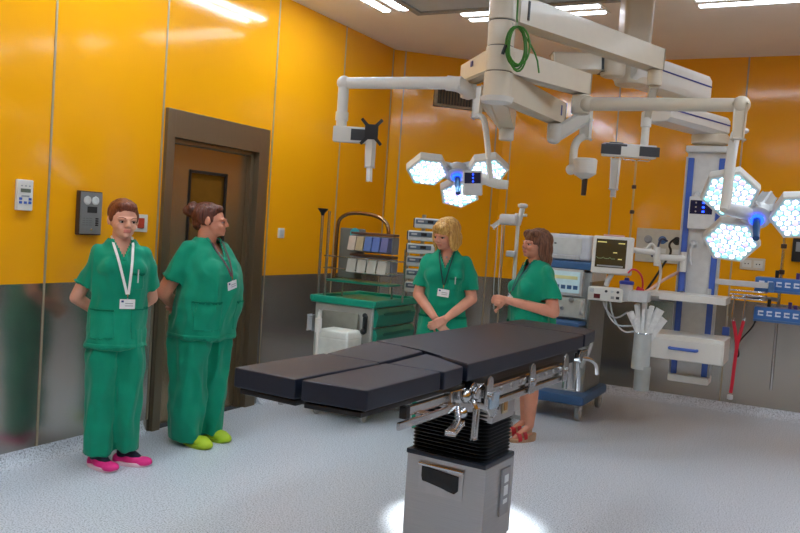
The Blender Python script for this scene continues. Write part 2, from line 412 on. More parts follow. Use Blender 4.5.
# medical gas / socket panel with plugs
pa = onback(661.5, 246)
t = thing('medical_gas_panel', 'grey wall outlet panel with plugged-in cables left of the pendant column', 'outlet panel', pa)
q = MB(); q.box((.0, -.012, 0), (.50, .024, .34), .006); q.build('plate', mat('outlet_panel_grey', (190, 184, 166), .45), t)
for i in range(3):
    q = MB(); q.lathe((-.13+.14*i, -.024, .06), [(0, .04), (.01, .04), (.014, .03), (.03, .026)], (0, -1, 0)); q.build('outlet', greyp if i == 0 else (steelblue if i == 1 else black), t)
    q = MB(); q.box((-.13+.14*i, -.026, -.05), (.08, .006, .05), .002); q.build('socket', white, t)
# ------------------------------------------------------------------ operating table (local: +y toward head end, x across)
_o = Vector((-1.2697, 2.2674, 0)); _a = Vector((.0584, .9983, 0)); _b = Vector((-.9983, .0584, 0))
tb = _o+_a*1.2+_b*.26
TAB = thing('operating_table', 'black padded operating table on a stainless steel column in the middle of the room', 'operating table', tb, -R(3.35))
ZT = 1.05; PT = .072
def pad(poly, name='pad', z=ZT, zs=None, th=PT, bev=.009):
    q = MB(); q.prism(poly, th, Matrix.Translation((0, 0, z-th)), bev=bev)
    if zs:      # slope: list of (y0,z0,y1,z1)
        y0, d0, y1, d1 = zs
        for v in q.bm.verts:
            t = max(0, min(1, (v.co.y-y0)/(y1-y0))); v.co.z += d0+(d1-d0)*t
    return q
def plate(poly, z, th=.02):
    q = MB(); q.prism(poly, th, Matrix.Translation((0, 0, z-th)), bev=.003); return q
# leg section, split lengthways
pad([(-.277, -1.235), (.000, -1.24), (.005, -.72), (-.27, -.72)]).build('leg_pad', pad_m, TAB)
pad([(.02, -1.235), (.265, -1.205), (.265, -.70), (.02, -.71)]).build('leg_pad', pad_m, TAB)
pad([(-.26, -.712), (.0, -.712), (.0, -.37), (-.14, -.34), (-.29, -.315)], zs=(-.71, 0, -.33, .012)).build('thigh_pad', pad_m, TAB)
pad([(.03, -.702), (.275, -.692), (.275, -.535), (.12, -.45), (.03, -.40)], zs=(-.71, 0, -.4, .008)).build('thigh_pad', pad_m, TAB)
pad([(-.29, -.30), (-.14, -.322), (.0, -.352), (.12, -.43), (.285, -.52), (.275, .93), (-.275, .99)], z=ZT+.012).build('seat_and_back_pad', pad_m, TAB)
pad([(-.275, 1.01), (.275, .95), (.235, 1.255), (-.25, 1.325)], z=ZT+.012).build('head_pad', pad_m, TAB)
for pl in ([(-.262, -1.215), (-.005, -1.225), (-.005, -.33), (-.235, -.32)], [(.03, -1.225), (.245, -1.20), (.245, -.45), (.03, -.45)]):
    plate(pl, ZT-PT-.005, .018).build('leg_plate', black, TAB)
plate([(-.25, -.31), (.25, -.42), (.25, .93), (-.25, .98)], ZT-PT+.008, .024).build('seat_plate', black, TAB)
plate([(-.2, .98), (.2, .95), (.2, 1.28), (-.2, 1.31)], ZT-PT+.004, .02).build('head_plate', black, TAB)
zr = ZT-PT-.055
q = MB(); q.box((0, .27, ZT-PT-.028), (.49, 1.24, .075), .006); q.build('under_frame', black, TAB)
for s in (-1, 1):
    # leg section rail: two stacked bars with a black end cap
    q = MB(); q.box((s*.235, -.68, zr+.004), (.022, .42, .036), .004); q.build('leg_rail', chrome, TAB)
    q = MB(); q.box((s*.262, -.76, zr-.030), (.014, .46, .028), .003); q.box((s*.25, -.60, zr-.02), (.03, .05, .02), .003); q.box((s*.25, -.80, zr-.02), (.03, .05, .02), .003)
    q.build('accessory_rail', chrome, TAB)
    q = MB(); q.box((s*.236, -.905, zr+.002), (.03, .03, .045), .004); q.build('rail_cap', black, TAB)
    # seat rail: bright extruded channel with bolts and three clamps
    q = MB(); q.box((s*.285, .12, zr+.0), (.018, .98, .034), .003); q.box((s*.262, .12, zr-.008), (.035, .96, .06), .004)
    q.box((s*.268, .12, zr-.055), (.05, .94, .028), .004); q.build('accessory_rail', chrome, TAB)
    for i in range(9):
        q = MB(); q.cyl((s*.292, -.3+.105*i, zr), (s*.300, -.3+.105*i, zr), .009, n=10, bev=.002); q.build('bolt', steel, TAB)
    for y in (-.34, .13, .58):
        q = MB(); q.prism([(-.028, -.085), (.028, -.085), (.03, .02), (.022, .045), (.0, .055), (-.022, .045), (-.03, .02)], .012,
                          Matrix.Translation((s*.297, y, zr+.02)) @ Matrix.Rotation(PI/2, 4, 'Y') @ Matrix.Rotation(PI/2, 4, 'Z'), bev=.003)
        q.cyl((s*.300, y, zr-.01), (s*.322, y, zr-.01), .016, bev=.004); q.build('rail_clamp', chrome, TAB)
q = MB(); q.box((.31, -.30, zr-.03), (.012, .09, .07), .004); q.build('clamp_plate', mat('pale_blue_steel', (176, 196, 210), .25, metal=.7), TAB)
# headrest mechanism
q = MB(); q.cyl((.215, .93, zr+.02), (.27, .93, zr+.02), .035, bev=.006); q.box((.22, 1.04, zr+.01), (.03, .22, .045), .008)
q.tube([(.24, 1.0, zr), (.27, 1.08, zr-.01), (.28, 1.18, zr-.05), (.28, 1.2, zr-.11)], .011, smooth=1); q.cyl((.19, .98, zr-.01), (.19, .98, zr-.18), .035, bev=.006)
q.tube([(.245, .95, zr-.02), (.25, .96, zr-.10), (.245, .99, zr-.18)], .012); q.build('headrest_joint', chrome, TAB)
q = MB(); q.cyl((-.215, .93, zr+.02), (-.27, .93, zr+.02), .035, bev=.006); q.box((-.22, 1.04, zr+.01), (.03, .22, .045), .008); q.build('headrest_joint', chrome, TAB)
# knee joints and levers
for s in (-1, 1):
    q = MB()
    q.cyl((s*.20, -.42, zr+.01), (s*.275, -.42, zr+.01), .045, bev=.008)
    q.cyl((s*.275, -.42, zr+.01), (s*.295, -.42, zr+.01), .024, bev=.006)
    q.box((s*.235, -.50, zr+.005), (.04, .16, .06), .010)
    q.beam((s*.235, -.42, zr+.01), (s*.235, -.20, zr-.03), .04, .06, bev=.008)
    q.ell((s*.285, -.52, zr+.012), (.02, .028, .028)); q.ell((s*.285, -.535, zr-.05), (.018, .026, .022))
    q.beam((s*.24, -.25, zr-.02), (s*.24, -.12, zr-.09), .035, .03, bev=.005)
    q.build('knee_joint', chrome, TAB)
    q = MB(); q.tube([(s*.27, -.56, zr-.03), (s*.285, -.58, zr-.055), (s*.30, -.60, zr-.075), (s*.33, -.70, zr-.085)], [.012, .010, .010, .010], smooth=1)
    q.beam((s*.30, -.59, zr-.078), (s*.335, -.73, zr-.088), .034, .012, bev=.004); q.build('release_lever', chrome, TAB)
    q = MB(); q.tube([(s*.28, -.47, zr-.01), (s*.30, -.475, zr-.015), (s*.315, -.475, zr-.05), (s*.315, -.48, zr-.15)], .011, smooth=1)
    q.beam((s*.315, -.475, zr-.04), (s*.315, -.48, zr-.16), .013, .03, bev=.004); q.build('release_lever', chrome, TAB)
    q = MB(); q.beam((s*.27, -.36, zr+.03), (s*.305, -.28, zr-.10), .012, .022, bev=.004); q.build('linkage', chrome, TAB)
# cross frame and head of the lifting column
q = MB(); q.box((0, 0, zr-.035), (.46, .56, .05), .008); q.box((0, -.02, zr-.085), (.36, .42, .07), .01)
q.build('top_frame', steel, TAB)
q = MB(); q.box((.19, -.02, zr-.115), (.10, .24, .12), .008); q.build('drive_housing', steel, TAB)
q = MB(); q.box((.243, -.02, zr-.10), (.006, .06, .085), .002); q.box((.247, -.02, zr-.10), (.004, .035, .06), .002, mi=1)
q.build('power_inlet', [mat('beige_plate', (196, 184, 150), .4), mat('brass', (176, 130, 60), .35, metal=.6)], TAB)
cx, cy, hw, hd = .035, -.005, .195, .155; CT = .555
z0 = CT+.012; z1 = zr-.11; nb = 15; q = MB(); rg = []
def rr_ring(hx, hy, z, rad=.04, n=5):
    out = []
    for qx, qy, a0 in ((1, 1, 0), (-1, 1, PI/2), (-1, -1, PI), (1, -1, 1.5*PI)):
        for i in range(n+1):
            a = a0+PI/2*i/n; out.append((cx+qx*(hx-rad)+rad*math.cos(a), cy+qy*(hy-rad)+rad*math.sin(a), z))
    return out
for i in range(nb):
    za = z0+(z1-z0)*i/nb; h = (z1-z0)/nb; g = .0 if i < nb-1 else -.01
    rg += [rr_ring(hw-.022, hd-.022, za), rr_ring(hw-.006+g, hd-.006+g, za+h*.35), rr_ring(hw-.004+g, hd-.004+g, za+h*.55), rr_ring(hw-.022, hd-.022, za+h)]
q.rings(rg); q.build('bellows', rubber, TAB)
q = MB(); q.box((cx, cy, CT+.004), (2*hw+.012, 2*hd+.012, .024), .006); q.build('collar', mat('collar_dark', (44, 52, 64), .35, metal=.3), TAB)
q = MB(); q.box((cx, cy, CT/2+.07), (2*hw, 2*hd, CT-.14), .004); q.build('column', steel, TAB)
q = MB(); q.box((cx+.002, cy+.003, .37), (2*hw+.010, 2*hd+.004, .36), .006); q.build('column_jacket', steel, TAB)
q = MB(); q.box((cx, cy+.0, .06), (.38, .30, .11), .02, seg=3); q.build('base_cover', steel, TAB)
for sx in (-1, 1):
    for y in (-.1, .1):
        q = MB(); q.cyl((cx+sx*.13-.015, cy+y, .03), (cx+sx*.13+.015, cy+y, .03), .03, bev=.004); q.build('castor', black, TAB)
# recessed handle on the end face of the column
fy = cy-hd-.004
q = MB(); q.box((cx-.015, fy-.004, CT-.04), (.23, .014, .016), .005); q.build('handle_lip', chrome, TAB)
q = MB()
pl = [(-.08, .045), (.075, .03), (.075, -.03), (.06, -.045), (.03, -.04), (0, -.028), (-.05, -.022), (-.075, -.02), (-.08, 0)]
q.prism([(x*1.22, y*1.1) for x, y in pl], .006, Matrix.Translation((cx-.015, fy, CT-.095)) @ Matrix.Rotation(PI/2, 4, 'X'), bev=.003); q.build('grip_recess', mat('grip_black', (20, 22, 26), .25), TAB)
q = MB(); q.box((cx-.015, fy+.001, CT-.10), (.225, .003, .14), .001); q.build('handle_frame', mat('frame_steel_light', (182, 182, 182), .32, metal=.95), TAB)
# control strip on the long side of the column
fx = cx+hw+.005
q = MB(); q.box((fx+.004, cy+.06, CT-.15), (.012, .10, .22), .004); q.build('control_panel', mat('panel_steel', (150, 152, 156), .35, metal=.7), TAB)
for i, (dz, h) in enumerate(((.06, .035), (.005, .045), (-.045, .02))):
    q = MB(); q.box((fx+.011, cy+.06, CT-.15+dz), (.003, .045, h), .001); q.build('button', mat('button_white', (222, 226, 228), .4), TAB)
# ------------------------------------------------------------------ ceiling suspension above the table
CA = Vector((-1.578, 3.985, 0)); ra = .069
ZJ = [2.67, 2.54, 2.41, 2.28]
HUB = thing('ceiling_column', 'white cylindrical suspension column with stacked swivel collars above the operating table', 'ceiling column', (CA.x, CA.y, HC))
q = MB(); q.lathe((CA.x, CA.y, HC-.045), [(0, .17), (.03, .2), (.045, .2)]); q.build('ceiling_flange', cream, HUB, True)
q = MB(); q.cyl((CA.x, CA.y, ZJ[0]+.002), (CA.x, CA.y, HC-.03), ra, bev=.004); q.build('tube', cream, HUB, True)
for i in range(3):
    q = MB(); q.cyl((CA.x, CA.y, ZJ[i+1]+.002), (CA.x, CA.y, ZJ[i]-.002), ra+.004*(i > 0), bev=.004, n=32); q.build('swivel_collar', cream, HUB, True)
for z in ZJ[:3]:
    q = MB(); q.cyl((CA.x, CA.y, z-.003), (CA.x, CA.y, z+.003), ra-.003, n=32); q.build('gap_ring', dark, HUB, True)
q = MB(); q.lathe((CA.x, CA.y, ZJ[3]-.03), [(0, .05), (.005, .08), (.032, .088)]); q.build('end_cap', white, HUB, True)

def C(z): return Vector((CA.x, CA.y, z))
def spin(p, z): return Vector((p.x, p.y, z))
def joint(mb, p, r, h, bev=.008): mb.cyl((p.x, p.y, p.z-h), p, r, bev=bev, n=24)
# --- arm 1: far right, carries the pad bracket
def pad_bracket(T, c, rgt, pads, post, w=.42, wt=white):
    """horizontal box with black pads; c centre, rgt direction along"""
    ang = math.atan2(rgt.y, rgt.x)
    q = MB(); q.box(c, (w, .06, .085), .006, rot=(0, 0, ang)); q.build('bracket', wt, T, True)
    f = Vector((rgt.y, -rgt.x, 0))
    for x in pads:
        q = MB(); q.box(c+rgt*x+f*.032, (.13, .008, .062), .002, rot=(0, 0, ang)); q.build('pad', dark, T, True)
e1 = at(656, 62, z=2.72)
T1 = thing('monitor_arm', 'long cream ceiling arm reaching right with an empty bracket of two black pads', 'ceiling arm', C(2.75), 0, 'suspension arms')
s1 = C(2.745); d1 = spin(e1-s1, 0).normalized()
q = MB(); q.cyl(C(ZJ[0]+.004), C(2.82), ra+.004, bev=.004, n=32)
q.beam(s1+d1*.06, spin(e1, 2.73), .12, .125, .11, .115, bev=.008); q.build('extension_arm', cream, T1, True)
q = MB(); nrm = Vector((d1.y, -d1.x, 0)); q.box(s1+d1*.13+nrm*.062+Vector((0, 0, .0)), (.014, .004, .10), rot=(0, 0, math.atan2(d1.y, d1.x))); q.build('brake_strip', black, T1, True)
k1 = spin(e1, 2.67)
q = MB(); joint(q, k1, .046, .10); q.beam(k1-Vector((0, 0, .09)), at(647, 117, d=5.35), .05, .055, .04, .045, bev=.008); q.build('knuckle', cream, T1, True)
pt0 = at(647, 112, d=5.35); pb = at(643, 150, d=5.35)
q = MB(); q.cyl(pt0, spin(pt0, pt0.z-.10), .034, bev=.006); q.cyl(pt0, spin(pt0, pb.z+.02), .026, bev=.003); q.build('drop_tube', white, T1, True)
cb = at(629, 151, d=5.30)
pad_bracket(T1, cb, RGT.xy.to_3d().normalized(), (-.125, .125), None, .345)
q = MB(); c_ = at(616, 159, d=5.28); c2 = at(613.5, 189, d=5.28); q.beam(c_, c2, .055, .04, .045, .03, bev=.008); q.build('display_stem', white, T1, True)
q = MB(); q.beam(c2+Vector((0, 0, .01)), c2-Vector((0, 0, .05)), .03, .02, bev=.004); q.build('stem_tip', lgrey, T1, True)
q = MB(); c_ = at(616, 145, d=5.28); q.box(c_, (.14, .03, .014), .003, rot=(0, 0, YAW*-1)); q.box(c_+Vector((0, 0, .01)), (.09, .02, .016), .003, rot=(0, 0, -YAW)); q.build('clamp', black, T1, True)

# --- arm 2: to the left, bracket with cross plate
z2 = 2.50
a2 = at(470, 70, z=z2); T2 = thing('monitor_arm', 'white ceiling arm reaching left to an empty bracket with a black cross-shaped mounting plate', 'ceiling arm', C(z2), 0, 'suspension arms')
d2 = spin(a2-C(0), 0).normalized()
q = MB(); q.beam(C(2.475)+d2*.05, spin(a2, 2.475)+d2*.03, .09, .105, .085, .085, bev=.01); q.build('extension_arm', cream, T2, True)
q = MB(); n2 = Vector((d2.y, -d2.x, 0)); n2 = n2 if n2.dot(FWD) < 0 else -n2
q.box(at(481, 65, z=2.5)+n2*.055, (.03, .004, .03), rot=(0, 0, math.atan2(d2.y, d2.x))); q.build('badge', navy, T2, True)
b2 = at(462, 83, z=2.36); e2 = at(344, 83, z=2.36); a2k = spin(a2, 2.42)
q = MB(); q.cyl(spin(a2, 2.34), a2k, .045, bev=.006); q.tube([spin(a2, 2.37), spin(b2, 2.35), b2+(e2-b2)*.12], .040, smooth=2, n=18)
q.cyl(b2, e2, .034, .031, bev=.004); q.ell(e2, .040); q.build('spring_arm', white, T2, True)
t2 = at(338, 131, d=(e2-Vector((0, 0, CAMH))).dot(FWD)); pd = (e2-Vector((0, 0, CAMH))).dot(FWD)
q = MB(); lo = spin(e2, t2.z); q.cyl(e2, lo+Vector((0, 0, .0)), .030, bev=.003); q.cyl(spin(e2, e2.z-.16), spin(e2, e2.z-.21), .036, bev=.004); q.build('drop_tube', white, T2, True)
cb = at(353, 135, d=pd-.02); rg_ = at(365, 136, d=pd-.02)-cb; rg_.z = 0; rg_.normalize()
pad_bracket(T2, cb, rg_, (.055,), None, .22)
q = MB(); c_ = at(371, 137, d=pd-.10); c2 = at(369.5, 167, d=pd-.10)
q.beam(c_, c2, .045, .035, .038, .03, bev=.006); q.build('display_stem', white, T2, True)
q = MB(); q.beam(c2, at(369, 181, d=pd-.10), .022, .02, bev=.004); q.build('stem_tip', mat('pale_tip', (235, 235, 230), .3), T2, True)
q = MB(); M_ = Matrix.Translation(at(371.5, 132, d=pd-.14)) @ Matrix.Rotation(math.atan2(rg_.y, rg_.x), 4, 'Z') @ Matrix.Rotation(PI/2, 4, 'X')
arms = []
w_, l_, o_ = .034, .062, .012
plus = [(-w_, -w_), (-l_, -l_+.0), (-l_+o_, -l_-o_), (-w_+.016, -w_-.004), (w_-.016, -w_-.004), (l_-o_, -l_-o_), (l_, -l_), (w_, -w_), (w_, w_), (l_, l_), (l_-o_, l_+o_), (w_-.016, w_+.004), (-w_+.016, w_+.004), (-l_+o_, l_+o_), (-l_, l_), (-w_, w_)]
q.prism(plus, .012, M_, bev=.002); q.build('mounting_plate', black, T2, True)

# --- surgical lamps
led_cols = [(255, 255, 255), (150, 245, 235), (225, 190, 255), (250, 250, 255), (255, 205, 240), (120, 225, 215), (255, 255, 255), (185, 150, 255)]
LM = bpy.data.materials.new('led_lens'); LM.use_nodes = True; nt = LM.node_tree; b = nt.nodes['Principled BSDF']
geo = nt.nodes.new('ShaderNodeNewGeometry'); cr = nt.nodes.new('ShaderNodeValToRGB'); cr.color_ramp.interpolation = 'CONSTANT'
for i, c in enumerate(led_cols):
    el = cr.color_ramp.elements[i] if i < 1 else (cr.color_ramp.elements[1] if i == 1 else cr.color_ramp.elements.new(i/len(led_cols)))
    el.position = i/len(led_cols); el.color = lin(c)
nt.links.new(geo.outputs['Random Per Island'], cr.inputs[0]); nt.links.new(cr.outputs[0], b.inputs['Emission Color']); nt.links.new(cr.outputs[0], b.inputs['Base Color'])
b.inputs['Emission Strength'].default_value = LED*.27; b.inputs['Roughness'].default_value = .2
LBACK = mat('led_reflector', (170, 196, 200), .3, metal=.3, emis=(150, 210, 225), estr=.28)
glow = mat('blue_ring_light', (40, 70, 255), .3, emis=(20, 60, 255), estr=6)
def surg_lamp(T, hub, n, upd, petals, handle_len, hexr=.148, rr=.225):
    n = n.normalized(); zl = -n; yl = (upd-n*upd.dot(n)).normalized(); xl = zl.cross(yl).normalized()
    F = Matrix((-zl.cross(yl)*-1, yl, zl)).transposed().to_4x4(); F.translation = hub      # local -z = light direction
    q = MB(); q.M = F; q.lathe((0, 0, -.03), [(0, .05), (.01, .075), (.05, .085), (.085, .05), (.09, .0)]);
    for a in petals: q.beam((.03*math.cos(a), .03*math.sin(a), .01), ((rr-hexr*.8)*math.cos(a), (rr-hexr*.8)*math.sin(a), .012), .085, .05, .10, .045, bev=.01)
    q.build('lamp_hub', lgrey, T, True)
    for a in petals:
        c = Vector((rr*math.cos(a), rr*math.sin(a), 0))
        q = MB(); q.M = F
        def hx(r, z): return [(c.x+r*math.cos(a+PI/6+k*PI/3+PI/6), c.y+r*math.sin(a+PI/6+k*PI/3+PI/6), z) for k in range(6)]
        q.rings([hx(hexr*.72, .058), hx(hexr*.97, .035), hx(hexr, .02), hx(hexr, -.022), hx(hexr*.96, -.028), hx(hexr*.90, -.024)][::-1], cap=True)
        pt = q.build('lamp_head', white, T, True)
        q = MB(); q.M = F; q.rings([hx(hexr*.905, -.0275), hx(hexr*.905, -.0235)]); q.build('reflector_plate', LBACK, pt, True)
        q = MB(); q.M = F; s_ = hexr*.90/3.65; rw = 0
        for i in range(-3, 4):
            for j in range(-3, 4):
                if abs(i+j) > 3: continue
                x = s_*(i+j*.5); y = s_*(j*.866)
                th = a+PI/6+PI/6-PI/6
                X = x*math.cos(th+PI/6)-y*math.sin(th+PI/6); Y = x*math.sin(th+PI/6)+y*math.cos(th+PI/6)
                q.cyl((c.x+X, c.y+Y, -.024), (c.x+X, c.y+Y, -.034), s_*.44, s_*.36, n=8)
        o = q.build('led_lenses', LM, pt, True); o['kind'] = 'stuff'
    q = MB(); q.M = F; q.lathe((0, 0, -.028), [(0, .03), (-.008, .038), (-.014, .038), (-.016, .022)][::-1]); q.build('glow_ring', glow, T, True)
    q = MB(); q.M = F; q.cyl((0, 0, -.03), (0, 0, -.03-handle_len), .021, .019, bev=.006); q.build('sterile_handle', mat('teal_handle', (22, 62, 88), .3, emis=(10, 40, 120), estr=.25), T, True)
    return F
def camdir(x, y, z): return (RGT*x+UPV*y+FWD*z).normalized()
# lamp 1 (behind the column)
k4 = at(507, 126, d=5.5); z4 = k4.z
L1 = thing('surgical_light', 'three-petal surgical light hanging in front of the corner wall, left of the ceiling column', 'surgical light', C(2.3), 0, 'surgical lights')
q = MB(); e4 = spin(k4, 2.40); q.beam(C(2.345), spin(e4, 2.345), .10, .11, bev=.008); joint(q, spin(e4, 2.41), .055, .13); q.build('extension_arm', cream, L1, True)
q = MB(); joint(q, spin(k4, 2.29), .05, .5*0+.08); kb = k4+Vector((0, 0, 0)); q.build('knuckle', white, L1, True)
up4 = at(481, 96, d=5.45); q = MB(); q.beam(kb+Vector((0, 0, -.01)), up4, .075, .085, .06, .07, bev=.012); q.ell(kb-Vector((0, 0, .02)), (.05, .05, .035)); q.build('spring_arm', white, L1, True)
y0_ = at(479, 87, d=5.40); y1_ = at(476.5, 118, d=5.40)
q = MB(); q.beam(y0_, y1_, .055, .04, .05, .035, bev=.01)
q.tube([at(476, 116, d=5.4), at(481, 115.5, d=5.38), at(485, 121, d=5.37), at(488, 150, d=5.34), at(490.5, 180, d=5.3)], .026, n=14, smooth=2, flat=.7); q.build('yoke', white, L1, True)
hub1 = at(457, 173, d=5.45)
q = MB(); q.tube([at(508, 185, d=5.28), at(495, 183.5, d=5.3), at(480, 177, d=5.34), hub1+FWD*.05], [.028, .034, .036, .04], n=16, smooth=1); q.build('lamp_stem', white, L1, True)
surg_lamp(L1, hub1, camdir(0, -.82, -.57), camdir(0, 1, 0), (R(10), R(170), R(278)), .15, .145, .20)
q = MB(); fr_ = Matrix((RGT, UPV, -FWD)).transposed(); cp = at(472.5, 180, d=5.24)
q.M = Matrix.Translation(cp) @ fr_.to_4x4(); q.box((0, -.02, 0), (.125, .16, .02), .008); cpn = q.build('control_panel', lgrey, L1, True)
q = MB(); q.M = Matrix.Translation(cp) @ fr_.to_4x4(); q.box((0, .012, .011), (.105, .07, .004), .002); q.build('display', mat('panel_dark_blue', (24, 30, 62), .2), cpn, True)
for i in range(3):
    q = MB(); q.M = Matrix.Translation(cp) @ fr_.to_4x4(); q.box((.002, .034-.022*i, .014), (.009, .009, .003), .002); q.build('indicator', glow, cpn, True)
# lamp 2 on arm 3
z3 = 2.475
e3 = at(582, 88, z=2.44); L2 = thing('surgical_light', 'large bright three-petal surgical light hanging in front of the pendant column at right', 'surgical light', C(z3), 0, 'surgical lights')
q = MB(); d3 = spin(e3-C(0), 0).normalized(); q.beam(C(z3)+d3*.04, spin(e3, 2.46)+d3*.02, .10, .115, .085, .10, bev=.008); q.build('extension_arm', cream, L2, True)
s3 = at(584, 107, z=2.33); s3 = spin(e3, 2.33); q = MB(); joint(q, spin(e3, 2.40), .052, .11); q.build('knuckle', cream, L2, True)
r3 = at(741, 105, z=2.30); r3a = at(588, 104, z=2.325)
q = MB(); q.cyl(r3a, r3, .037, .034, bev=.003, n=20); q.ell(r3, .045); q.ell(r3a, .044)
dd = (r3-at(743, 130, d=4.55)); lo3 = spin(r3, r3.z-.17); q.beam(r3, lo3+RGT*.0, .06, .06, .05, .05, bev=.012); q.build('spring_arm', cream, L2, True)
D2 = 4.6
q = MB(); q.tube([at(744, 131, d=4.56), at(738, 130, d=4.52), at(734.5, 137, d=4.5), at(730, 165, d=4.46), at(726, 205, d=4.42), at(724, 209, d=4.42)], .030, n=16, smooth=2, flat=.6); q.build('yoke', white, L2, True)
hub2 = at(757, 216, d=D2)
q = MB(); q.tube([at(724, 207, d=4.42), at(735, 211, d=4.46), hub2+FWD*.06+UPV*.02], [.03, .036, .045], n=16, smooth=1)
q.beam(hub2+FWD*.05, at(769, 196, d=D2+.08), .10, .07, .06, .05, bev=.01); q.build('lamp_stem', lgrey, L2, True)
surg_lamp(L2, hub2, camdir(-.34, -.62, -.71), camdir(0, 1, 0), (R(0), R(129), R(229)), .185, .160, .214)
# camera arm (arm 4)
e4_ = at(556, 112, z=2.33); T4 = thing('camera_arm', 'cream ceiling arm ending in a small white camera head with a dark stick handle', 'ceiling arm', C(2.34), 0)
d4 = spin(e4_-C(0), 0).normalized()
q = MB(); q.beam(C(2.345)+d4*.03, spin(e4_, 2.325)+d4*.035, .11, .125, .09, .11, bev=.008); q.build('extension_arm', cream, T4, True)
n4 = Vector((d4.y, -d4.x, 0)); q = MB(); q.box(at(554.5, 111, z=2.335)+n4*.052-d4*.02, (.02, .004, .06), rot=(0, 0, math.atan2(d4.y, d4.x))); q.build('badge', navy, T4, True)
dk = (e4_-Vector((0, 0, CAMH))).dot(FWD)
kt = spin(e4_, 2.26); kl = at(553, 138, d=dk)
q = MB(); q.cyl(kt, spin(kt, kl.z-.01), .044, bev=.008); q.ell(spin(kt, kl.z-.005), (.042, .042, .03)); q.build('knuckle', white, T4, True)
ku = at(587, 116, d=dk+.02)
q = MB(); q.beam(spin(kt, kl.z+.02), ku, .06, .07, .055, .06, bev=.012); q.build('spring_arm', white, T4, True)
q = MB(); q.beam(at(587, 109, d=dk+.03), at(585, 139, d=dk+.03), .06, .045, bev=.01)
q.tube([at(584, 136, d=dk), at(577, 140, d=dk), at(573.5, 150, d=dk), at(573, 168, d=dk), at(573, 171, d=dk)], .024, n=14, smooth=2); q.ell(at(571, 169.5, d=dk), .032); q.build('yoke', white, T4, True)
ch_ = at(585, 166, d=dk-.04)
q = MB(); q.lathe(ch_+Vector((0, 0, -.075)), [(0, .025), (.01, .04), (.025, .062), (.03, .068), (.11, .07), (.12, .06)]); q.cyl(at(573, 170, d=dk-.02), ch_, .035); q.build('camera_head', white, T4, True)
q = MB(); q.lathe(ch_+Vector((0, 0, -.085)), [(0, .012), (.012, .024), (.02, .028)]); q.build('lens_ring', lgrey, T4, True)
q = MB(); q.cyl(ch_-UPV*.07, ch_-UPV*.175-RGT*.01, .017, .015, bev=.004); q.build('handle', mat('brown_black', (44, 26, 18), .4), T4, True)
# coiled green cable hanging on the column
f_ = C(0)-Vector((0, 0, 0)); GC = thing('cable_coil', 'coiled green cable hanging beside the white ceiling column', 'cable', at(516, 25, d=4.12))
q = MB(); random.seed(3)
g_ = mat('green_cable', (52, 122, 30), .4, var=.15)
pts = []
for lp in range(5):
    rx = 9.5+random.uniform(-1.5, 2); ry = 19+random.uniform(-3, 3.5); ox = 516+random.uniform(-1, 2)+lp*.5; oy = 26.5+ry
    for i in range(20):
        a = -PI/2+2*PI*i/20+.1; pts.append(at(ox+rx*math.cos(a), oy+ry*math.sin(a), d=4.10-.012*lp+.01*math.sin(a)))
q.tube(pts, .0052, n=8); q.build('coil', g_, GC, True)
q = MB(); q.tube([at(518, -34, d=4.14), at(518, 0, d=4.13), at(516.5, 24, d=4.11), at(520, 30, d=4.10), at(528, 40, d=4.10), at(537, 57, d=4.10), at(539, 73, d=4.10)], .0045, n=8, smooth=1); q.build('tail', g_, GC, True)
q = MB(); q.cyl(at(506, 45, d=4.09), at(502.5, 54, d=4.09), .009, bev=.002); q.build('plug', black, GC, True)
q = MB(); q.tube([at(512, 22, d=4.12), at(514, 27, d=4.09), at(517, 23, d=4.08), at(517, 27, d=4.1)], .004, n=8); q.build('tie', white, GC, True)

# ------------------------------------------------------------------ pendant with its own ceiling column
CB = at(632, 70, d=5.75); CB.z = 0
PN = thing('ceiling_pendant', 'white ceiling pendant with blue-striped arms and supply column standing off the orange back wall', 'ceiling pendant', (CB.x, CB.y, HC))
q = MB(); q.box((CB.x, CB.y, (HC+2.88)/2), (.20, .20, HC-2.88), .03, seg=3, rot=(0, 0, .5)); q.build('ceiling_tube', cream, PN, True)
q = MB(); q.box((CB.x, CB.y, HC-.02), (.42, .42, .04), .01); q.build('ceiling_plate', cream, PN, True)
zu = 2.80
q = MB(); q.cyl((CB.x, CB.y, zu-.118), (CB.x, CB.y, zu+.10), .115, bev=.02); hb = at(613, 66, d=5.6)
q.cyl(spin(hb, hb.z-.08), spin(hb, hb.z+.10), .085, bev=.03); q.build('swivel_hub', cream, PN, True)
hd_ = at(552, 63, d=5.6); q = MB(); q.beam(at(603, 63.5, d=5.6), hd_, .12, .12, bev=.012); q.build('side_arm', cream, PN, True)
q = MB(); q.beam(at(600, 63.5, d=5.6), at(602, 63.5, d=5.6), .124, .124, bev=.004); q.build('brake_ring', black, PN, True)
PC = Vector((-.91, 7.0, 0))
ju = at(683, 100, d=6.25); ju = spin(ju, zu)
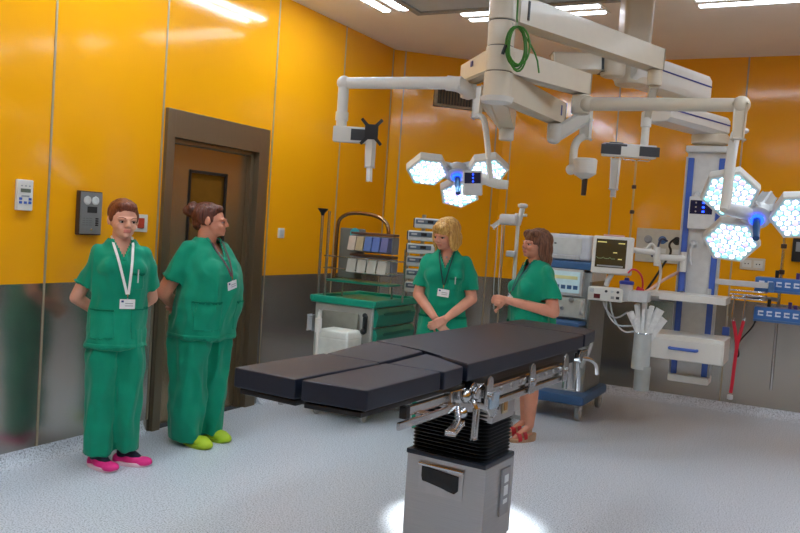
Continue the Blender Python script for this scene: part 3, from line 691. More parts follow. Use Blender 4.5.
def parm(p0, p1, z, w, h, name, over=.1, over0=.1):
    d = spin(p1-p0, 0).normalized(); a = spin(p0, z)-d*over0; b_ = spin(p1, z)+d*over
    n_ = Vector((d.y, -d.x, 0)); q = MB(); L_ = (b_-a).length; ang = math.atan2(d.y, d.x)
    q.M = Matrix.Translation((a+b_)/2) @ Matrix.Rotation(ang, 4, 'Z')
    prof = [(-w/2, -h*.30), (-w*.36, -h/2), (w*.36, -h/2), (w/2, -h*.30), (w/2, h*.30), (w*.40, h/2), (-w*.40, h/2), (-w/2, h*.30)]
    q.rings([[(-L_/2, y*.86, zz*.86) for y, zz in prof], [(-L_/2+.03, y, zz) for y, zz in prof], [(L_/2-.04, y, zz) for y, zz in prof], [(L_/2, y*.8, zz*.86) for y, zz in prof]])
    o = q.build(name, white, PN, True)
    for s in (-1, 1):
        q = MB(); q.M = Matrix.Translation((a+b_)/2) @ Matrix.Rotation(ang, 4, 'Z'); q.box((0, s*w*.5, h*.08), (L_*.93, .006, .010)); q.build('stripe', navy, o, True)
parm(CB, ju, zu, .24, .20, 'upper_arm', .24, .10)
q = MB(); q.cyl(spin(ju, 2.62), spin(ju, 2.69), .07); q.build('elbow', white, PN, True)
parm(ju, PC, 2.555, .24, .15, 'lower_arm', .12, .34)
q = MB(); q.lathe((PC.x, PC.y, 2.385), [(0, .075), (.02, .085), (.022, .12), (.035, .14), (.09, .145), (.10, .14), (.12, .10)]); q.build('knuckle', cream, PN, True)
zt, zb = 2.375, .50
hw_ = .148; depth = .16
col_m = mat('pendant_grey_white', (206, 206, 202), .4, metal=.1)
q = MB(); q.box((PC.x, PC.y+.02, (zt+zb)/2), (2*hw_, depth, zt-zb), .012); q.box((PC.x, PC.y, zt-.01), (2*hw_+.03, depth+.06, .05), .008); q.build('supply_column', col_m, PN, True)
q = MB(); q.box((PC.x, PC.y, zb+.01), (2*hw_+.02, depth+.05, .06), .01); q.build('foot_cap', white, PN, True)
for s in (-1, 1):
    q = MB(); q.box((PC.x+s*.118, PC.y-depth/2+.012, (zt+zb)/2-.02), (.046, .022, zt-zb-.12), .004); q.build('rail_strip', bluep, PN, True)
    q = MB(); q.box((PC.x+s*(hw_+.006), PC.y-.03, (zt+zb)/2-.02), (.014, .05, zt-zb-.10), .003); q.build('edge_rail', lgrey, PN, True)
# control box with blue display
zc = at(705, 210, y=PC.y).z
q = MB(); q.box((PC.x, PC.y-.10, zc-.03), (.20, .05, .26), .008); cbx = q.build('control_box', col_m, PN, True)
q = MB(); q.box((PC.x-.005, PC.y-.127, zc+.015), (.17, .006, .11), .003); q.build('display', mat('panel_dark_blue', (24, 30, 62), .2), cbx, True)
for i in range(3):
    q = MB(); q.box((PC.x+.012, PC.y-.132, zc+.05-.035*i), (.018, .005, .014), .002); q.build('indicator', glow, cbx, True)
for i in range(3):
    q = MB(); q.box((PC.x-.045, PC.y-.131, zc+.05-.035*i), (.012, .004, .012), .002); q.build('key', greyp, cbx, True)
for x, z in ((-.05, at(700, 195, y=6.9).z), (-.045, at(697, 244, y=6.9).z), (.06, at(707, 243, y=6.9).z)):
    q = MB(); q.lathe((PC.x+x, PC.y-.065, z), [(0, .03), (.015, .03), (.022, .022), (.04, .016), (.041, .006)], (0, -1, 0)); q.build('gas_outlet', lgrey, PN, True)
q = MB(); zz = at(697, 248, y=6.9).z; q.tube([(PC.x-.05, PC.y-.11, zz+.01), (PC.x-.055, PC.y-.14, zz-.02), (PC.x-.06, PC.y-.13, zz-.09), (PC.x-.045, PC.y-.12, zz-.14)], .010, smooth=1); q.build('outlet_plug', lgrey, PN, True)
# shelf
zs = at(690, 297, y=6.75).z
q = MB(); q.box((PC.x-.035, PC.y-.22, zs-.005), (.60, .34, .055), .004); sh = q.build('shelf', white, PN, True)
for s in (-1, 1):
    q = MB(); q.cyl((PC.x+s*.105, PC.y-.09, zs+.02), (PC.x+s*.105, PC.y-.09, zs+.07), .016, bev=.004); q.build('shelf_knob', lgrey, sh, True)
# drawer unit
zd = at(688, 347, y=6.7).z
q = MB(); q.box((PC.x+.015, PC.y-.26, zd), (.55, .40, .19), .005); du = q.build('drawer_unit', white, PN, True)
q = MB(); q.box((PC.x+.015, PC.y-.468, zd-.012), (.53, .02, .155), .006); dr = q.build('drawer', white, du, True)
q = MB(); q.tube([(PC.x-.10, PC.y-.478, zd-.0), (PC.x-.10, PC.y-.50, zd+.0), (PC.x-.09, PC.y-.512, zd), (PC.x+.09, PC.y-.512, zd), (PC.x+.10, PC.y-.50, zd), (PC.x+.10, PC.y-.478, zd)], .012, smooth=1); q.build('drawer_handle', bluep, dr, True)
# right hand rail with holder
zr_ = at(745, 291, y=6.8).z
q = MB(); q.box((PC.x+.35, PC.y-.06, zr_+.05), (.42, .03, .045), .006); q.build('side_rail', lgrey, PN, True)
for k_ in range(3):
    q = MB(); q.tube([(PC.x+.27, PC.y-.20, zr_-.0-.03*k_), (PC.x+.50, PC.y-.20, zr_-.0-.03*k_), (PC.x+.53, PC.y-.15, zr_-.03*k_), (PC.x+.52, PC.y-.06, zr_-.03*k_)], .006, smooth=1); q.build('wire_guard', chrome, PN, True)
q = MB(); q.box((PC.x+.55, PC.y-.06, zr_+.04), (.04, .05, .08), .008); q.build('rail_clamp', steelblue, PN, True)
# ------------------------------------------------------------------ people
import numpy as np
def remesh(mb, voxel, smooth=4, fn=None):
    """fuse the collected shapes into one continuous surface; returns a bmesh-ready mesh"""
    me = bpy.data.meshes.new('tmp'); bmesh.ops.recalc_face_normals(mb.bm, faces=mb.bm.faces); mb.bm.to_mesh(me); mb.bm.free()
    o = bpy.data.objects.new('tmp', me); COL.objects.link(o)
    r = o.modifiers.new('r', 'REMESH'); r.mode = 'VOXEL'; r.voxel_size = voxel; r.adaptivity = 0
    if smooth:
        sm = o.modifiers.new('s', 'SMOOTH'); sm.factor = .5; sm.iterations = smooth
    dg = bpy.context.evaluated_depsgraph_get(); ev = o.evaluated_get(dg)
    out = bpy.data.meshes.new_from_object(ev); bpy.data.objects.remove(o); bpy.data.meshes.remove(me)
    return out
def displace(me, fn):
    nrm = [v.normal.copy() for v in me.vertices]
    for v, n in zip(me.vertices, nrm):
        v.co += n*fn(v.co, n)
    me.update()
def fold(co, n, amp=.007, f=(9, 9, 4), off=0):
    p = Vector((co.x*f[0]+off, co.y*f[1]+off, co.z*f[2]))
    a = noise.noise(p); b = noise.noise(p*2.3+Vector((5, 1, 2)))
    return amp*(1-abs(a)*2.2)*.9+amp*.5*b - amp*.5
def link(me, name, mats, parent, smooth=True):
    me.name = name
    me.materials.clear()
    for q in (mats if isinstance(mats, (list, tuple)) else [mats]): me.materials.append(q)
    for p in me.polygons: p.use_smooth = True
    o = bpy.data.objects.new(name, me); COL.objects.link(o); o.parent = parent; return o
def loft(mb, R_, n=28, pw=2.4):
    """R_: (z, cx, cy, rx, ry)"""
    out = []
    for z, cx_, cy_, rx, ry in R_:
        ring = []
        for k in range(n):
            a = 2*PI*k/n; c = math.cos(a); s_ = math.sin(a)
            ring.append((cx_+rx*math.copysign(abs(c)**(2/pw), c), cy_+ry*math.copysign(abs(s_)**(2/pw), s_), z))
        out.append(ring)
    mb.rings(out)
def skin_mat(name, rgb):
    M = mat(name, rgb, .5, var=.07, scale=14, spec=.4); b = M.node_tree.nodes['Principled BSDF']
    b.inputs['Subsurface Weight'].default_value = .08; b.inputs['Subsurface Scale'].default_value = .02; return M
scrub = mat('green_scrub_cotton', (2, 142, 108), .75, var=.10, scale=7, bump=.15, bscale=140, spec=.25, sheen=.15)
scrub2 = mat('green_scrub_cotton_seam', (2, 112, 84), .8, var=.06, scale=9, spec=.2)
lip = mat('lips', (196, 118, 104), .45)
eyew = mat('eye_white', (176, 166, 160), .5); iris = mat('iris', (38, 30, 26), .2)
def hair_mat(name, rgb, rgb2):
    M = bpy.data.materials.new(name); M.use_nodes = True; nt = M.node_tree; b = nt.nodes['Principled BSDF']; b.inputs['Roughness'].default_value = .45
    tc = nt.nodes.new('ShaderNodeTexCoord'); mp = nt.nodes.new('ShaderNodeMapping'); mp.inputs['Scale'].default_value = (110, 110, 7)
    nz = nt.nodes.new('ShaderNodeTexNoise'); nz.inputs['Scale'].default_value = 1; nz.inputs['Detail'].default_value = 4
    rp = nt.nodes.new('ShaderNodeValToRGB'); rp.color_ramp.elements[0].position = .35; rp.color_ramp.elements[1].position = .65
    rp.color_ramp.elements[0].color = lin(rgb); rp.color_ramp.elements[1].color = lin(rgb2)
    bp = nt.nodes.new('ShaderNodeBump'); bp.inputs['Strength'].default_value = .6; bp.inputs['Distance'].default_value = .01
    L = nt.links.new; L(tc.outputs['Object'], mp.inputs[0]); L(mp.outputs[0], nz.inputs['Vector']); L(nz.outputs['Fac'], rp.inputs[0]); L(rp.outputs[0], b.inputs['Base Color'])
    L(nz.outputs['Fac'], bp.inputs['Height']); L(bp.outputs[0], b.inputs['Normal']); return M

def add_hand(mb, wrist, fwd, palm_n, side, curl=.5, s=1.0, spread=.05):
    """palm with five separate fingers. fwd: hand direction, palm_n: direction the palm faces, side: +1 thumb toward palm_n x fwd"""
    fwd = Vector(fwd).normalized(); pn = Vector(palm_n); pn = (pn-fwd*pn.dot(fwd)).normalized(); lat = pn.cross(fwd)*side
    wrist = Vector(wrist)
    c = wrist+fwd*.045*s
    for k in range(4):      # palm built of four metacarpal rows
        t = (-.026+.0175*k)*s*-1
        mb.cap(wrist+lat*(t*.55)+fwd*.008*s, wrist+lat*t+fwd*.082*s, .0155*s, .0125*s, n=10)
    lens = (.074, .082, .077, .060); rad = (.0088, .0092, .0088, .0078)
    for k in range(4):
        t = (.026-.0175*k)*s
        p = wrist+lat*t+fwd*.082*s; d = (fwd+lat*(t*spread*30)).normalized(); L_ = lens[k]*s
        for j, fr in enumerate((.45, .30, .25)):
            a = curl*(.5+.75*j)
            dd = (d*math.cos(a)+pn*math.sin(a)).normalized(); q_ = p+dd*L_*fr
            mb.cap(p, q_, rad[k]*s*(1-.08*j), rad[k]*s*(1-.08*(j+1)), n=8); p = q_
    p = wrist+lat*.018*s+fwd*.018*s; d = (fwd*.62+lat*.78+pn*.15).normalized()
    for j, (l_, a) in enumerate(((.044, 0), (.032, .45), (.026, .75))):
        dd = (d*math.cos(a*.8)+(fwd*.9+pn*.35).normalized()*math.sin(a*.8)).normalized(); q_ = p+dd*l_*s
        mb.cap(p, q_, (.0135-.0018*j)*s, (.0118-.0018*j)*s, n=8); p = q_

def limb(mb, pts, rad, n=16):
    for i in range(len(pts)-1): mb.cap(pts[i], pts[i+1], rad[i], rad[i+1], n=n)

def head_shapes(mb, H, wide=1.0):
    zc = H-.105
    mb.ell((0, .015, zc), (.072*wide, .090, .092), seg=28)             # cranium
    mb.ell((0, -.018, zc-.045), (.060*wide, .068, .070), seg=24)       # face
    mb.ell((0, -.028, zc-.075), (.050*wide, .055, .048), seg=20)       # jaw
    mb.ell((0, -.070, zc-.100), (.020, .016, .016), seg=12)            # chin
    for s in (-1, 1):
        mb.ell((s*.034*wide, -.058, zc-.050), (.022, .022, .022), seg=12)     # cheek
        mb.cap((s*.012, -.083, zc-.006), (s*.045*wide, -.066, zc-.006), .0105, .009, n=10)  # brow
        mb.ell((s*.010, -.092, zc-.049), (.0075, .009, .007), seg=10)   # nostril wing
        mb.ell((s*.074*wide, .016, zc-.022), (.009, .019, .031), rot=(0, 0, s*.25), seg=14)   # ear
    mb.cap((0, -.082, zc-.006), (0, -.098, zc-.043), .0075, .0105, n=12)      # nose
    mb.cap((-.017, -.083, zc-.072), (.017, -.083, zc-.072), .0065, .0065, n=10)
    mb.cap((-.014, -.082, zc-.080), (.014, -.082, zc-.080), .0070, .0070, n=10)

def person(name, label, loc, face, P):
    """P: dict with H, head_turn, head_tilt, arms, torso rings, leg spec, hair function ..."""
    T = thing(name, label, 'person', loc, face)
    H = P['H']; hz = H-.22; NP = Vector((0, P.get('neck_y', .012), hz))
    HM = Matrix.Translation(NP) @ Matrix.Rotation(P.get('turn', 0), 4, 'Z') @ Matrix.Rotation(P.get('tilt', 0), 4, 'X') @ Matrix.Translation((0, 0, .22)) @ Matrix.Diagonal((P.get('hsc', 1.12), P.get('hsc', 1.12), 1.03, 1)) @ Matrix.Translation((0, 0, -.22)) @ Matrix.Translation(-Vector((0, .012, hz)))
    # body: one continuous surface
    mb = MB(); mb.M = HM; head_shapes(mb, H, P.get('wide', 1.0)); mb.cap((0, .018, H-.17), (0, .02, H-.24), .050*P.get('neck', 1), .052*P.get('neck', 1)); mb.M = Matrix.Identity(4)
    nk = P.get('neck', 1)
    mb.cap(NP+Vector((0, .006, .0)), (0, P.get('neck_y', .012)+.022, hz-.09), .051*nk, .060*nk)
    loft(mb, P['core'])
    for A in P['arms']:
        ar = A.get('r', (.047, .040, .033, .026))
        limb(mb, [A['slv'][0], A['slv'][1], A['el'], (Vector(A['el'])*.35+Vector(A['wr'])*.65), A['wr']], (ar[0], ar[0]*.97, ar[1], ar[2], ar[3]))
        add_hand(mb, A['wr'], A['hf'], A['pn'], A['side'], A.get('curl', .5), A.get('hs', 1.0))
    for L_ in P['legs']:
        limb(mb, L_['pts'], L_['r'])
        a, d_ = Vector(L_['pts'][-1]), Vector(L_['toe']).normalized()
        mb.cap(a+Vector((0, 0, -.01)), a+d_*.13+Vector((0, 0, -a.z+.03)), .028, .018); mb.cap((a-d_*.03+Vector((0, 0, -a.z+.035))), a+d_*.10+Vector((0, 0, -a.z+.032)), .024, .022)
    me = remesh(mb, .0058, 3)
    sk = P['skin']; b = link(me, 'body', [sk, lip], T)
    IM = HM.inverted(); zc = H-.105
    for p in me.polygons:
        c = IM @ p.center
        if c.y < -.070 and abs(c.x) < .020 and -.086 < c.z-zc < -.0675: p.material_index = 1
    for s in (-1, 1):
        q = MB(); q.M = HM; ex, ey, ez = s*.0305*P.get('wide', 1.0), -.0705, zc-.024
        q.ell((ex, ey+.001, ez), (.0120, .0100, .0068), seg=14); g = P.get('gaze', 0)
        q.ell((ex+g*.003, ey-.0075, ez), (.0055, .0040, .0058), seg=10, mi=1); q.build('eye', [eyew, iris], T)
        q = MB(); q.M = HM; q.tube([(s*.014, -.093, zc-.004), (s*.030, -.090, zc+.004), (s*.048*P.get('wide', 1.0), -.073, zc-.001)], [.0022, .003, .0015], n=8, smooth=1); q.build('eyebrow', P['hair_m'], T)
        q = MB(); q.M = HM; q.tube([(s*.017, -.0795, zc-.0195), (s*.030, -.0835, zc-.0155), (s*.045, -.0745, zc-.0205)], [.0018, .0024, .0014], n=6, smooth=1); q.build('eyelid', iris, T)
    # hair
    mb = MB(); mb.M = HM; P['hair'](mb, H); hm = remesh(mb, .006, 2)
    displace(hm, lambda co, n: .0035*noise.noise(Vector((co.x*60, co.y*60, co.z*14)))+.002*noise.noise(co*35))
    link(hm, 'hair', P['hair_m'], T)
    if 'extra' in P: P['extra'](T, HM)
    # scrub top
    mb = MB(); loft(mb, P['top'], pw=2.3)
    for A in P['arms']:
        sr_ = A.get('sr', (.066, .070, .074)); sl = [Vector(v) for v in A['slv']]
        mb.cap(sl[0], sl[1], sr_[0], sr_[1], n=18); mb.cyl(sl[1], sl[2], sr_[1], sr_[2], n=22)
    sh = P['arms']; mb.cap(Vector(sh[0]['slv'][0])+Vector((.03, 0, .0)), Vector(sh[1]['slv'][0])+Vector((-.03, 0, .0)), .055, .055)
    for c_, r_ in P.get('bulge', []): mb.ell(c_, r_, seg=20)
    tm = remesh(mb, .0085, 5)
    ht = P['top'][0][0]
    def tf(co, n):
        k = 1-max(0, min(1, (co.z-(hz-.10))/.06))
        return fold(co, n, .020, (7, 7, 3.0), P.get('seed', 0))*k + .007*noise.noise(co*13)*k
    displace(tm, tf)
    def tuck(gm, lo_z=-9):
        from mathutils.bvhtree import BVHTree
        bt_ = BVHTree.FromPolygons([v.co for v in gm.vertices], [tuple(p.vertices) for p in gm.polygons])
        for v in me.vertices:
            co = v.co
            if co.z > hz-.05 or co.z < lo_z: continue
            skip = False
            for A in P['arms']:
                e_ = Vector(A['slv'][2]); ax_ = (e_-Vector(A['slv'][1])).normalized(); ang_ = (co-e_)
                el_ = Vector(A['el']); wr_ = Vector(A['wr'])+Vector(A['hf']).normalized()*.2
                if ang_.dot(ax_) > -.02 and (ang_-ax_*ang_.dot(ax_)).length < .09 and abs(co.x) > abs(e_.x)-.07: skip = True; break
                d_ = wr_-el_; t_ = max(0, min(1, (co-el_).dot(d_)/d_.length_squared))
                if (co-el_-d_*t_).length < .055: skip = True; break
                w0 = Vector(A['wr']); d_ = w0-el_; t_ = max(0, min(1, (co-el_).dot(d_)/d_.length_squared))
                if (co-el_-d_*t_).length < .055 or (co-w0).length < .16 and abs(co.y) > .15: skip = True; break
            if skip: continue
            l_, n_, i_, d2_ = bt_.find_nearest(co)
            if l_ is None: continue
            sg = (co-l_).dot(n_)
            if sg > -.010 and d2_ < .06: v.co = l_-n_*.012
        me.update()
    tuck(tm)
    # neckline: open V, and cut the hem and the sleeve ends open
    bmn = bmesh.new(); bmn.from_mesh(tm); dead = []
    vz, vx = P.get('vneck', (.13, .062)); ny = P.get('neck_y', .012)
    for f in bmn.faces:
        c = f.calc_center_median()
        w_ = vx*min(1, max(0, (c.z-(hz-vz))/vz))
        front = c.y < ny
        if front and abs(c.x-P.get('vshift', 0)*(hz-c.z)) < w_ and c.z > hz-vz: dead.append(f)
        elif (c-Vector((0, ny+.02, c.z))).length < .062 and c.z > hz-.055: dead.append(f)
        elif c.z > hz-.022: dead.append(f)
        elif f.normal.z < -.93 and c.z < ht+.012: dead.append(f)
        else:
            for A in P['arms']:
                e_ = Vector(A['slv'][2]); ax_ = (e_-Vector(A['slv'][1])).normalized()
                if f.normal.dot(ax_) > .6 and abs((c-e_).dot(ax_)) < .014 and (c-e_).length < A.get('sr', (.066, .070, .074))[2]+.01 and (c-e_).length > 0:
                    if (c-e_-ax_*(c-e_).dot(ax_)).length < A.get('sr', (.066, .070, .074))[2]*.93: dead.append(f); break
    bmesh.ops.delete(bmn, geom=dead, context='FACES')
    bmesh.ops.delete(bmn, geom=[v for v in bmn.verts if not v.link_faces], context='VERTS')
    bmn.to_mesh(tm); bmn.free()
    top = link(tm, 'scrub_top', scrub, T)
    so = top.modifiers.new('thickness', 'SOLIDIFY'); so.thickness = .004; so.offset = -1
    # pockets, neck binding, hem and centre seam as raised patches of the same surface
    def patch(pname, pred, off=.004, m_=scrub, par=top):
        b2 = bmesh.new(); b2.from_mesh(tm); b2.normal_update()
        bmesh.ops.delete(b2, geom=[f for f in b2.faces if not pred(f.calc_center_median(), f.normal)], context='FACES')
        bmesh.ops.delete(b2, geom=[v for v in b2.verts if not v.link_faces], context='VERTS')
        if not b2.faces: b2.free(); return
        b2.normal_update()
        for v in b2.verts: v.co += v.normal*off
        m2 = bpy.data.meshes.new(pname); b2.to_mesh(m2); b2.free(); o = link(m2, pname, m_, par)
        md = o.modifiers.new('thickness', 'SOLIDIFY'); md.thickness = off*.9; md.offset = -1
    front = lambda c, n: n.y < -.25
    for (x0, x1, z0, z1) in P.get('pockets', []):
        patch('pocket', lambda c, n, a=(x0, x1, z0, z1): front(c, n) and a[0] < c.x < a[1] and a[2] < c.z < a[3])
        patch('pocket_edge', lambda c, n, a=(x0, x1, z0, z1): front(c, n) and a[0] < c.x < a[1] and a[3]-.014 < c.z < a[3], .007, scrub2)
    patch('hem', lambda c, n: ht+.012 < c.z < ht+.034 and abs(n.z) < .8, .0025, scrub)
    def vb(c, n):
        if c.z > hz-.005 or c.z < hz-vz-.02 or c.y > ny or n.z > .9: return False
        w_ = vx*max(0, (c.z-(hz-vz))/vz); x = abs(c.x-P.get('vshift', 0)*(hz-c.z)); return w_ <= x < w_+.019
    patch('neck_binding', vb, .003, scrub)
    # trousers
    if 'trouser' in P:
        mb = MB()
        for q_ in P['trouser']: loft(mb, q_, pw=2.2)
        trm = remesh(mb, .0095, 5)
        displace(trm, lambda co, n: fold(co, n, .024, (8, 8, 2.6), P.get('seed', 0)+3) + .008*noise.noise(co*11))
        tuck(trm, .16 if 'bottom_name' not in P else .56)
        link(trm, P.get('bottom_name', 'scrub_trousers'), scrub, T)
    return T, HM, HM

def on_front(T, top_name, x, z, off=.012):
    """point just in front of the garment (local frame)"""
    me = [c for c in T.children if c.name.startswith(top_name)][0].data
    best = None
    for v in me.vertices:
        if abs(v.co.x-x) < .012 and abs(v.co.z-z) < .012 and v.normal.y < .2:
            if best is None or v.co.y < best: best = v.co.y
    return Vector((x, (best if best is not None else -.13)-off, z))
def lanyard(T, bx, bz, H, m_, m_badge, w=.016, nx=.055, tiltz=0, n=9, hz=None, split=.05):
    hz = hz or H-.22
    par = thing_part = None
    for s in (-1, 1):
        pts = [Vector((s*.035, .055, hz-.002)), Vector((s*(nx+.004), .01, hz-.012))]
        za = hz-.055
        for i in range(n):
            t = i/(n-1); x = s*(nx)*(1-t)+(bx+s*.004)*t; z = za*(1-t)+(bz+split)*t
            pts.append(on_front(T, 'scrub_top' if z < hz-.08 or 1 else 'body', x, z, .009))
        pts[2:] = [Vector((p.x, min(p.y, -.01), p.z)) for p in pts[2:]]
        for i in range(3, len(pts)-1): pts[i].y = (pts[i-1].y+pts[i].y+pts[i+1].y)/3
        q = MB(); rg = []
        for i, p in enumerate(pts):
            d = (pts[min(i+1, len(pts)-1)]-pts[max(0, i-1)]).normalized(); sd = d.cross(Vector((0, -1, 0))); sd = (sd if sd.length > .2 else Vector((1, 0, 0))).normalized()
            o_ = d.cross(sd).normalized()*.0012
            rg.append([p-sd*w/2-o_, p+sd*w/2-o_, p+sd*w/2+o_, p-sd*w/2+o_])
        q.rings(rg); q.build('lanyard_strap', m_, T)
    p = on_front(T, 'scrub_top', bx, bz+.02, .012)
    q = MB(); q.tube([p+Vector((0, 0, .03)), p+Vector((0, -.004, .01)), p], .004, n=8); q.build('lanyard_clip', chrome, T)
    q = MB(); q.M = Matrix.Translation(p+Vector((0, -.004, -.028))) @ Euler((0.06, tiltz, 0)).to_matrix().to_4x4()
    q.box((0, 0, 0), (.088, .004, .058), .002); bd = q.build('name_badge', m_badge, T)
    q = MB(); q.M = Matrix.Translation(p+Vector((0, -.0065, -.028))) @ Euler((0.06, tiltz, 0)).to_matrix().to_4x4()
    q.box((-.028, 0, .016), (.014, .001, .012), .0004); q.build('emblem', navy, bd)
    for k in range(2):
        q = MB(); q.M = Matrix.Translation(p+Vector((0, -.0065, -.028))) @ Euler((0.06, tiltz, 0)).to_matrix().to_4x4()
        q.box((.01, 0, .004-.014*k), (.045, .001, .004)); q.build('print_line', greyp, bd)
badge_w = mat('badge_white', (236, 236, 236), .35)

def core_rings(H, s=1.0, sy=1.0, d=0):
    h = H/1.65
    return [(.80*h, 0, .01, .15*s, .095*sy), (.92*h, 0, .005, .155*s, .10*sy), (1.05*h, 0, 0, .125*s, .085*sy), (1.2*h, 0, 0, .145*s, .095*sy), (1.29*h, 0, .005, .13*s, .080*sy), (1.345*h, 0, .010, .088*s, .058*sy), (1.40*h, 0, .016, .05, .045)]
def shoe(T, a, d, m_up, m_sole, L_=.25, w=.047, sock=None, clog=False):
    """a: point under the ankle, d: toe direction"""
    a = Vector((a[0], a[1], 0)); d = Vector(d).normalized(); ang = math.atan2(d.y, d.x)
    M_ = Matrix.Translation(a) @ Matrix.Rotation(ang, 4, 'Z')
    mb = MB(); mb.M = M_
    mb.ell((-.035, 0, .034), (.038, w*.80, .036)); mb.ell((.06, 0, .030), (.085, w*.92, .034)); mb.ell((.125, 0, .026), (.055, w, .030 if not clog else .038)); mb.ell((.02, 0, .045), (.065, w*.82, .030))
    if clog: mb.ell((.085, 0, .042), (.075, w*1.02, .038)); mb.ell((-.03, 0, .045), (.04, w*.85, .038))
    me = remesh(mb, .006, 3)
    for v in me.vertices: v.co.z = max(v.co.z, .012)
    sh = link(me, 'shoe', m_up, T)
    q = MB(); q.M = M_; n = 28; rg = []
    def outline(k, z): return [((.045+.128*k*math.cos(2*PI*i/n)), (w*k*(1.02+.12*math.cos(2*PI*i/n)))*math.sin(2*PI*i/n)*.98, z+max(0, math.cos(2*PI*i/n)-.75)*.03) for i in range(n)]
    q.rings([outline(.97, .0), outline(1.03, .006), outline(1.03, .020), outline(.96, .024)]); q.build('sole', m_sole, sh)
    if clog:
        for i in range(4):
            for s in (-1, 0, 1):
                pass
    if sock:
        q = MB(); q.M = M_; q.cap((-.005, 0, .085), (.085, 0, .042), .042, .030); q.cyl((-.004, 0, .05), (-.004, 0, .15), .043, .043); sm_ = remesh(q, .008, 2); link(sm_, 'sock', sock, T)

# ---- woman 1: short reddish hair, hands behind her back
H = 1.635
def hair_short(mb, H):
    zc = H-.105
    mb.ell((0, .026, zc+.020), (.080, .092, .090), seg=28)
    mb.ell((0, -.030, zc+.066), (.060, .046, .032), seg=20); mb.ell((.012, -.052, zc+.060), (.045, .024, .020), seg=16)
    for s in (-1, 1): mb.ell((s*.066, .004, zc+.004), (.014, .030, .040), seg=14)
    mb.ell((0, .070, zc-.030), (.055, .035, .050), seg=18)
sk1 = skin_mat('skin_light', (222, 164, 138))
p1 = at(112, 468, z=0)
P1 = dict(H=H, skin=sk1, hair_m=hair_mat('hair_auburn', (84, 38, 16), (132, 66, 34)), hair=hair_short, turn=R(8), tilt=R(3), gaze=.6, seed=1,
  core=core_rings(H, .86), neck=.95,
  arms=[dict(sh=(-.165, .01, 1.345), el=(-.235, .09, 1.02), wr=(-.06, .165, .90), hf=(1, .1, -.25), pn=(0, 1, 0), side=-1, slv=[(-.125, .01, 1.30), (-.160, .025, 1.21), (-.204, .05, 1.095)], sr=(.057, .063, .073)),
        dict(sh=(.165, .01, 1.345), el=(.205, .085, 1.03), wr=(.06, .17, .89), hf=(-1, .1, -.25), pn=(0, 1, 0), side=1, slv=[(.125, .01, 1.30), (.152, .025, 1.21), (.182, .05, 1.095)], sr=(.057, .063, .072))],
  legs=[dict(pts=[(-.085, 0, .85), (-.085, -.01, .46), (-.085, .0, .09)], r=(.08, .055, .038), toe=(.50, -.85, 0)), dict(pts=[(.085, 0, .85), (.085, -.01, .46), (.080, .015, .09)], r=(.08, .055, .038), toe=(.85, -.52, 0))],
  top=[(.735, -.005, 0, .190, .140), (.80, 0, 0, .184, .136), (.93, 0, 0, .170, .124), (1.03, 0, 0, .160, .117), (1.15, 0, -.008, .162, .122), (1.25, 0, -.006, .166, .118), (1.305, 0, .0, .155, .095), (1.35, 0, .008, .115, .072), (1.395, 0, .014, .080, .060), (1.41, 0, .014, .066, .056)],
  bulge=[((-.075, -.065, 1.22), (.075, .065, .075)), ((.075, -.065, 1.22), (.075, .065, .075))],
  vneck=(.125, .064), pockets=[(-.165, -.04, .80, .975), (.06, .17, .80, .985), (.035, .12, 1.10, 1.20)],
  trouser=[[(.085, -.078, 0, .080, .092), (.20, -.078, 0, .082, .094), (.45, -.080, -.005, .084, .100), (.68, -.082, 0, .094, .115), (.86, -.06, 0, .10, .12)],
           [(.095, .080, .015, .074, .090), (.20, .078, .01, .078, .094), (.45, .078, 0, .080, .100), (.68, .080, 0, .092, .115), (.86, .06, 0, .10, .12)],
           [(.74, 0, 0, .168, .125), (.95, 0, 0, .150, .11)]])
W1, _, _ = person('person', 'short-haired woman in green scrubs and pink shoes with a white lanyard', (p1.x-.045, p1.y+.03, 0), R(54), P1)
pink = mat('pink_shoe', (232, 44, 134), .5, bump=.2, bscale=200); psole = mat('pale_pink_sole', (238, 198, 208), .5)
nav = mat('navy_sock', (18, 20, 40), .7)
shoe(W1, (-.080, -.01), (.50, -.85, 0), pink, psole, sock=nav, w=.052); shoe(W1, (.080, .015), (.85, -.52, 0), pink, psole, sock=nav, w=.052)
wl = mat('white_lanyard', (232, 232, 228), .5)
lanyard(W1, .03, 1.02, H, wl, badge_w, w=.015, n=12)
q = MB(); pp = on_front(W1, 'scrub_top', .085, 1.19, .008); q.tube([pp+Vector((0, 0, .03)), pp+Vector((0, 0, -.05))], .004, n=8); q.build('pen', lgrey, W1)

